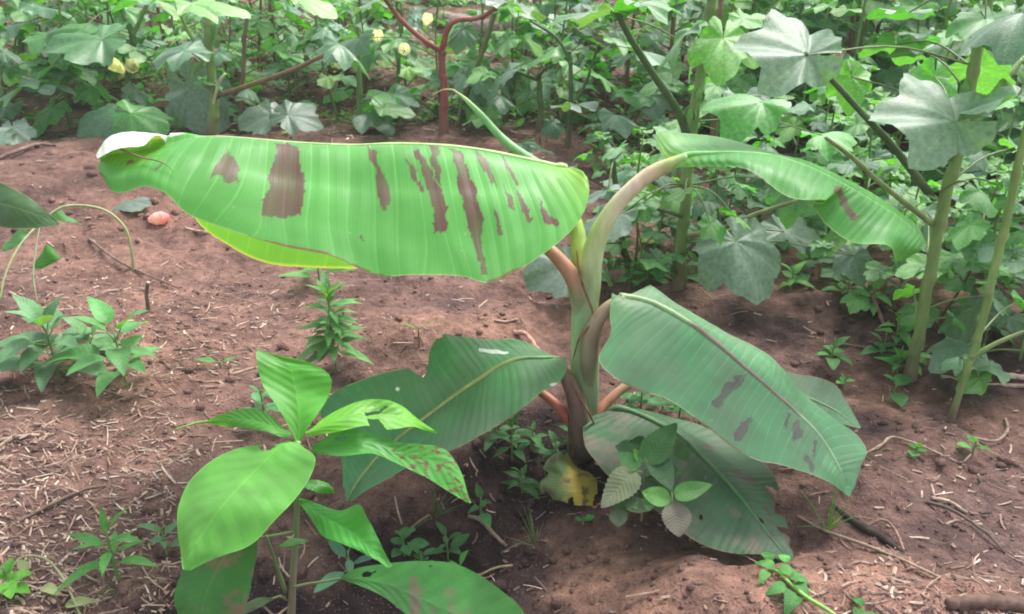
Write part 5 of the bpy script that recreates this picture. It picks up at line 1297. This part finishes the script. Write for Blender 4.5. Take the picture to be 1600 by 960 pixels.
stick('pink brown rod leaning by the upper edge of the dusty banana leaf', [(805,522),(822,535),(842,552)], .005, [.45, .25, .2], raised=.015, name='stick', cat='stick')
stick('pair of short pale straws left of the banana stem', [(772,502),(790,504),(808,500)], .0025, TP, name='stick', cat='stick')
stick('long straight twig on the dark soil right of the banana stem', [(1262,527),(1310,538),(1372,547)], [.003, .003, .0025], TC)
stick('forked twig leading right from the tip of the lower right banana leaf', [(1352,710),(1375,702),(1392,692),(1430,700),(1495,722)], [.002, .0022, .0022, .002, .0012], TP, raised=.01)
stick('dark curved twig with bark on the soil at the right', [(1418,783),(1460,795),(1500,815),(1545,845),(1570,865)], [.002, .003, .0025, .002, .0012], [.10, .075, .065], raised=.01)
stick('pale straw bundle lying behind the dark curved twig', [(1455,780),(1480,790),(1510,803)], .003, TP, raised=.006)
stick('thin long stalk slanting from the torn leaf down to the lower right', [(1245,808),(1290,835),(1350,858),(1420,885),(1470,905)], [.0025, .0025, .0025, .002, .002], [.30, .22, .16], raised=.006)
stick('thick charred stick in front of the lower right banana leaf', [(1300,790),(1325,812),(1352,830),(1380,845),(1412,865)], [.003, .005, .007, .006, .002], TD, name='charred_stick', cat='stick')
stick('curved reddish stem lying over the charred stick', [(1345,828),(1375,824),(1395,838),(1412,862)], .0022, [.28, .17, .14], raised=.014)
stick('heavy brown branch at the bottom right corner', [(1478,948),(1530,945),(1600,950),(1680,955)], [.007, .009, .010, .010], [.11, .07, .055], name='branch', cat='branch')
stick('light cane across the soil by the slender cotton stem', [(1470,590),(1530,602),(1605,605)], .004, TP, name='cane', cat='cane')
stick('pale pink cane end at the right edge', [(1560,588),(1590,592),(1640,596)], .006, [.42, .28, .24], name='cane', cat='cane')
stick('curved thin root right of the forked twig', [(1520,685),(1552,697),(1572,680),(1570,655)], .0025, [.25, .18, .14], raised=.01)
stick('knobbly twig on the edge of the dark hollow under the spotted leaf', [(732,808),(752,820),(770,840),(792,855)], [.003, .004, .0035, .0025], [.24, .17, .13], raised=.008)
stick('thin twig carrying the sparse grass in the dark hollow', [(620,850),(650,828),(672,806)], .0025, [.18, .13, .1], raised=.01)
stick('thin pale runner along the edge of the mound in front', [(745,902),(775,893),(800,885)], .002, [.35, .26, .16], raised=.006)
stick('red brown stalk slanting through the soil right of the big grey cotton leaf', [(1338,435),(1358,475),(1382,512)], .004, [.24, .13, .11], raised=.02)
stick('pale straw beneath the largest banana leaf tip', [(290,358),(305,362),(325,365)], .004, TP, name='stick', cat='stick')
stick('root like twig curving on the bank at the far left', [(0,250),(35,240),(60,232),(88,228)], [.006, .007, .006, .004], [.2, .13, .11], raised=.01)
stick('straw stalk beside the foot of the upright leaf of the broad leaved plant', [(362,587),(385,580),(402,576)], .003, TP, name='stick', cat='stick')
for k, (lab, pp, r0, c) in enumerate((
    ('weathered grey brown log lying across the field beyond the red stem', [(682,38),(720,48),(775,58)], .055, [.30, .22, .20]),
    ('thicker end of log lying right of the grey brown one', [(790,48),(820,55),(868,70)], .06, [.28, .20, .18]),
    ('broken brown log piece in front of the thicker one', [(796,78),(815,86),(832,96)], .045, [.22, .14, .12]),
    ('short pale log far back right of centre', [(885,62),(915,68),(945,74)], .04, [.33, .25, .22]))):
    stick(lab, pp, [r0 * .8, r0, r0 * .9], c, name='log', cat='log', sides=12)

# ------------------------------------------------------------------ straw, chaff, clods, ground cover
def litter():
    r = np.random.RandomState(5); V, Fc, C = [], [], []; n = 0
    pal = np.array([[.42, .30, .24], [.36, .25, .19], [.33, .22, .17], [.24, .15, .12], [.16, .10, .085], [.52, .42, .33], [.12, .08, .07], [.28, .17, .12]])
    def dens(x, y):
        px, py = project(np.array([[x, y, 0]])); px, py = px[0], py[0]
        left = 1 / (1 + math.exp((px - 560) / 90)) * min(1, max(0, (py - 390) / 70))
        mid = .45 * math.exp(-((px - 560) / 130) ** 2 - ((py - 540) / 60) ** 2)
        right = .32 * min(1, max(0, (px - 1180) / 150)) * min(1, max(0, (py - 640) / 80))
        back = .30 if py < 230 else .05
        hollow = .85 * (1 if (270 < px < 830 and py > 700 + .1 * abs(px - 500)) else 0)
        mound = math.exp(-((px - 1060) / 170) ** 2 - ((py - 900) / 80) ** 2)
        if r.rand() < mound * .85: return 0
        return max(left * (1 - hollow), mid, right, back, .09) * (.25 + 1.3 * vnoise(np.array([x * 5]), np.array([y * 5]), 61)[0] ** 1.5)
    cnt = 0; tries = 0
    while cnt < 10000 and tries < 200000:
        tries += 1
        y = .8 + 5.7 * r.rand() ** 2.0; x = r.uniform(-.62, .62) * (y + .25)
        if r.rand() > dens(x, y): continue
        cnt += 1
        big = r.rand()
        L = (.004 + .014 * r.rand()) if big < .72 else (.018 + .035 * r.rand() ** 1.6)
        wd = (.0006 + .0011 * r.rand()) * (1.7 if big < .35 else 1); a = r.rand() * 6.283 if r.rand() < .4 else r.normal(2.9, .6)
        if y > 2.5: L *= 1.5; wd *= 1.8
        d = np.array([math.cos(a), math.sin(a), 0]); sd = np.array([-math.sin(a), math.cos(a), 0])
        tilt = r.normal(0, .12); bend = r.normal(0, .10)
        xs3 = np.array([-.5, 0, .5]) * L
        cx_, cy_ = x + d[0] * xs3, y + d[1] * xs3
        z3 = terrain(cx_, cy_); z0 = z3.max() if big > .72 else z3[1]
        c = pal[r.randint(len(pal))] * r.uniform(.75, 1.15)
        for i, t in enumerate((-.5, -.17, .17, .5)):
            o = np.array([x, y, 0]) + d * L * t + sd * bend * L * (t * t - .1) * 2
            o[2] = z0 * .6 + np.interp(t, (-.5, 0, .5), z3) * .4 + wd * .7 + tilt * L * t
            wv = wd * (1 - .3 * abs(t))
            V += [o + sd * wv, o + np.array([0, 0, wd * .7]), o - sd * wv, o - np.array([0, 0, wd * .5])]; C += [c] * 4
        for i in range(3):
            for j in range(4):
                j2 = (j + 1) % 4; Fc.append((n + i * 4 + j, n + i * 4 + j2, n + i * 4 + 4 + j2, n + i * 4 + 4 + j))
        Fc.append((n, n + 3, n + 2, n + 1)); Fc.append((n + 12, n + 13, n + 14, n + 15)); n += 16
    for k in range(800):                                            # bits of dead leaf
        y = .85 + 4.5 * r.rand() ** 1.8; x = r.uniform(-.62, .62) * (y + .25)
        a = r.rand() * 6.283; L = r.uniform(.003, .009) * (1 + .2 * y); c = pal[[7, 3, 4, 6, 4][r.randint(5)]] * r.uniform(.7, 1.3); cu = r.uniform(.2, .9)
        z = tz(x, y)
        for i in range(4):
            for j in range(4):
                u_, v_ = i / 3 - .5, (j / 3 - .5) * (.5 - .5 * abs(i / 3 - .5)) * (1 + .5 * (j % 2))
                V.append(np.array([x + L * (u_ * math.cos(a) - v_ * math.sin(a)) * (1 + r.uniform(-.1, .1)), y + L * (u_ * math.sin(a) + v_ * math.cos(a)), z + .0008 + L * cu * (u_ * u_ + v_ * v_ * 1.5) + L * .06 * r.rand()])); C.append(c * r.uniform(.85, 1.15))
        for i in range(3):
            for j in range(3):
                q = n + i * 4 + j; Fc.append((q, q + 4, q + 5, q + 1))
        n += 16
    obj('straw_litter', mesh('straw_litter', V, np.array(Fc), M['straw'], np.array(C), smooth=False), kind='stuff', label='pale chopped straw and chaff scattered over the soil')
litter()

def clods():
    r = np.random.RandomState(8); t = (1 + 5 ** .5) / 2
    I = np.array([(-1, t, 0), (1, t, 0), (-1, -t, 0), (1, -t, 0), (0, -1, t), (0, 1, t), (0, -1, -t), (0, 1, -t), (t, 0, -1), (t, 0, 1), (-t, 0, -1), (-t, 0, 1)]) / math.sqrt(1 + t * t)
    IF = np.array([(0, 11, 5), (0, 5, 1), (0, 1, 7), (0, 7, 10), (0, 10, 11), (1, 5, 9), (5, 11, 4), (11, 10, 2), (10, 7, 6), (7, 1, 8), (3, 9, 4), (3, 4, 2), (3, 2, 6), (3, 6, 8), (3, 8, 9), (4, 9, 5), (2, 4, 11), (6, 2, 10), (8, 6, 7), (9, 8, 1)])
    V, Fc = [], []; n = 0
    for k in range(9000):
        y = .8 + 4.2 * r.rand() ** 1.7; x = r.uniform(-.65, .65) * (y + .25)
        s = .0012 + .0045 * r.rand() ** 4 * (1 + .4 * y) * (1.8 if vnoise(np.array([x * 4]), np.array([y * 4]), 91)[0] > .6 else .8)
        p = I * (s * (.75 + .5 * r.rand(12, 1))) * np.array([r.uniform(.8, 1.4), r.uniform(.8, 1.4), .75])
        V.append(p + np.array([x, y, tz(x, y) + s * .1])); Fc.append(IF + n); n += 12
    CC = np.concatenate(V); dm = painted_shade(CC[:, 0], CC[:, 1])[:, None]
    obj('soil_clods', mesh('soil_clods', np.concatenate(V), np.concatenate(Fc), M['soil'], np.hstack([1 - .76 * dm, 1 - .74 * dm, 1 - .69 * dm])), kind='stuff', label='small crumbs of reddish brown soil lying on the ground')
clods()

# low weeds between the cotton stems: one mesh each, too small to show their parts
wv_ = []
for k in range(7):
    mb = MB(); h = [.05, .07, .04, .09, .06, .12, .05][k]
    sp_ = weed_spec(700 + k, [8, 10, 7, 12, 9, 14, 8][k], h, [.05, .045, .055, .05, .04, .05, .06][k], [.6, .45, .8, .4, .6, .35, .7][k], ['oval', 'ovate', 'oval', 'lance', 'ovate', 'lance', 'ovate'][k], [(.08, .27, .05), (.10, .32, .05), (.06, .22, .06), (.09, .26, .05), (.12, .34, .06), (.07, .25, .06), (.08, .2, .09)][k])
    for i, (p, d, L, Wd, shape, col, dr, se) in enumerate(sp_):
        blade(mb, p + d * L * .3, d, (0, 0, 1), L, Wd, col, dr, shape=shape, n=6, k=3, seed=i)
    mb.tube([(0, 0, -.01), (0, 0, h)], [.002, .0012], (.12, .22, .07), 5, m=4)
    wv_.append(mb.mesh('small_weed', M['weed']))
wr = random.Random(31); placed = 0; tries = 0
while placed < 290 and tries < 20000:
    tries += 1
    y = 1.9 + 5.8 * wr.random() ** 1.1; x = wr.uniform(-.66, .66) * (y + .3)
    px, py = project(np.array([[x, y, 0]])); px, py = px[0], py[0]
    if px < 930 and py > 208: continue
    if px >= 930 and py > np.interp(px, [930, 1100, 1250, 1450, 1700], [350, 420, 440, 440, 500]): continue
    if vnoise(np.array([x * 1.6]), np.array([y * 1.6]), 77)[0] < .30: continue
    o = bpy.data.objects.new('small_weed', wr.choice(wv_)); link(o); o.location = (x, y, tz(x, y)); s_ = wr.uniform(.7, 1.5) * (1 + .08 * y); o.scale = (s_,) * 3; o.rotation_euler = (0, 0, wr.uniform(0, 6.28))
    dn = 'behind the largest banana leaf' if px < 930 else 'right of the banana plant'
    o['label'] = 'low green weed among the %s stems %s' % ('near' if y < 3.6 else ('middle' if y < 5.2 else 'farthest'), dn)
    o['category'] = 'weed'; o['group'] = 'low weeds between the cotton stems'
    placed += 1

# ------------------------------------------------------------------ carpet of tiny seedlings in the field
def carpet():
    r = np.random.RandomState(44); mb = MB(); k = 0; t = 0
    while k < 9500 and t < 90000:
        t += 1
        y = 2.2 + 5.6 * r.rand() ** 1.0; x = r.uniform(-.66, .66) * (y + .3)
        px, py = project(np.array([[x, y, 0]])); px, py = px[0], py[0]
        if px < 930 and py > 190 + 25 * r.rand() ** 2: continue
        if px >= 930 and py > np.interp(px, [930, 1100, 1250, 1450, 1700], [330, 400, 420, 430, 470]) - 60 * r.rand(): continue
        if vnoise(np.array([x * 2.4]), np.array([y * 2.4]), 88)[0] < .42 + .3 * r.rand(): continue
        a = r.rand() * 6.283; el = r.uniform(0, .9); L = r.uniform(.015, .045)
        c = np.array([(.12, .36, .05), (.17, .42, .07), (.09, .3, .06), (.22, .40, .08)][r.randint(4)])
        blade(mb, np.array([x, y, tz(x, y) + r.uniform(0, .035)]), (math.cos(a) * math.cos(el), math.sin(a) * math.cos(el), math.sin(el)), (0, 0, 1), L, L * r.uniform(.3, .7), c, .3, shape='ovate', n=4, k=3, seed=k)
        k += 1
    obj('ground_cover', mb.mesh('ground_cover', M['weed']), kind='stuff', label='tiny green seedlings carpeting the soil between the cotton stems')
carpet()
for o in bpy.data.objects:
    l = o.get('label')
    if l and not 4 <= len(l.split()) <= 16 and o.parent is None: print('LABEL', len(l.split()), l)

hz = bpy.data.materials.new('added_haze'); hz.use_nodes = True; hn = hz.node_tree; hn.nodes.clear()  # thin even volume, added to lift the dark tones
ho = hn.nodes.new('ShaderNodeOutputMaterial'); pv = hn.nodes.new('ShaderNodeVolumePrincipled')
pv.inputs['Color'].default_value = (.93, .96, .97, 1); pv.inputs['Density'].default_value = .006
hn.links.new(pv.outputs[0], ho.inputs['Volume'])
bx = [(x, y, z) for x in (-45, 45) for y in (-35, 95) for z in (-1.5, 2.2)]
o = obj('added_haze', mesh('added_haze', bx, [(0, 1, 3, 2), (4, 6, 7, 5), (0, 4, 5, 1), (2, 3, 7, 6), (0, 2, 6, 4), (1, 5, 7, 3)], hz, smooth=False), kind='stuff', label='thin pale haze added over the field to lift its dark tones')
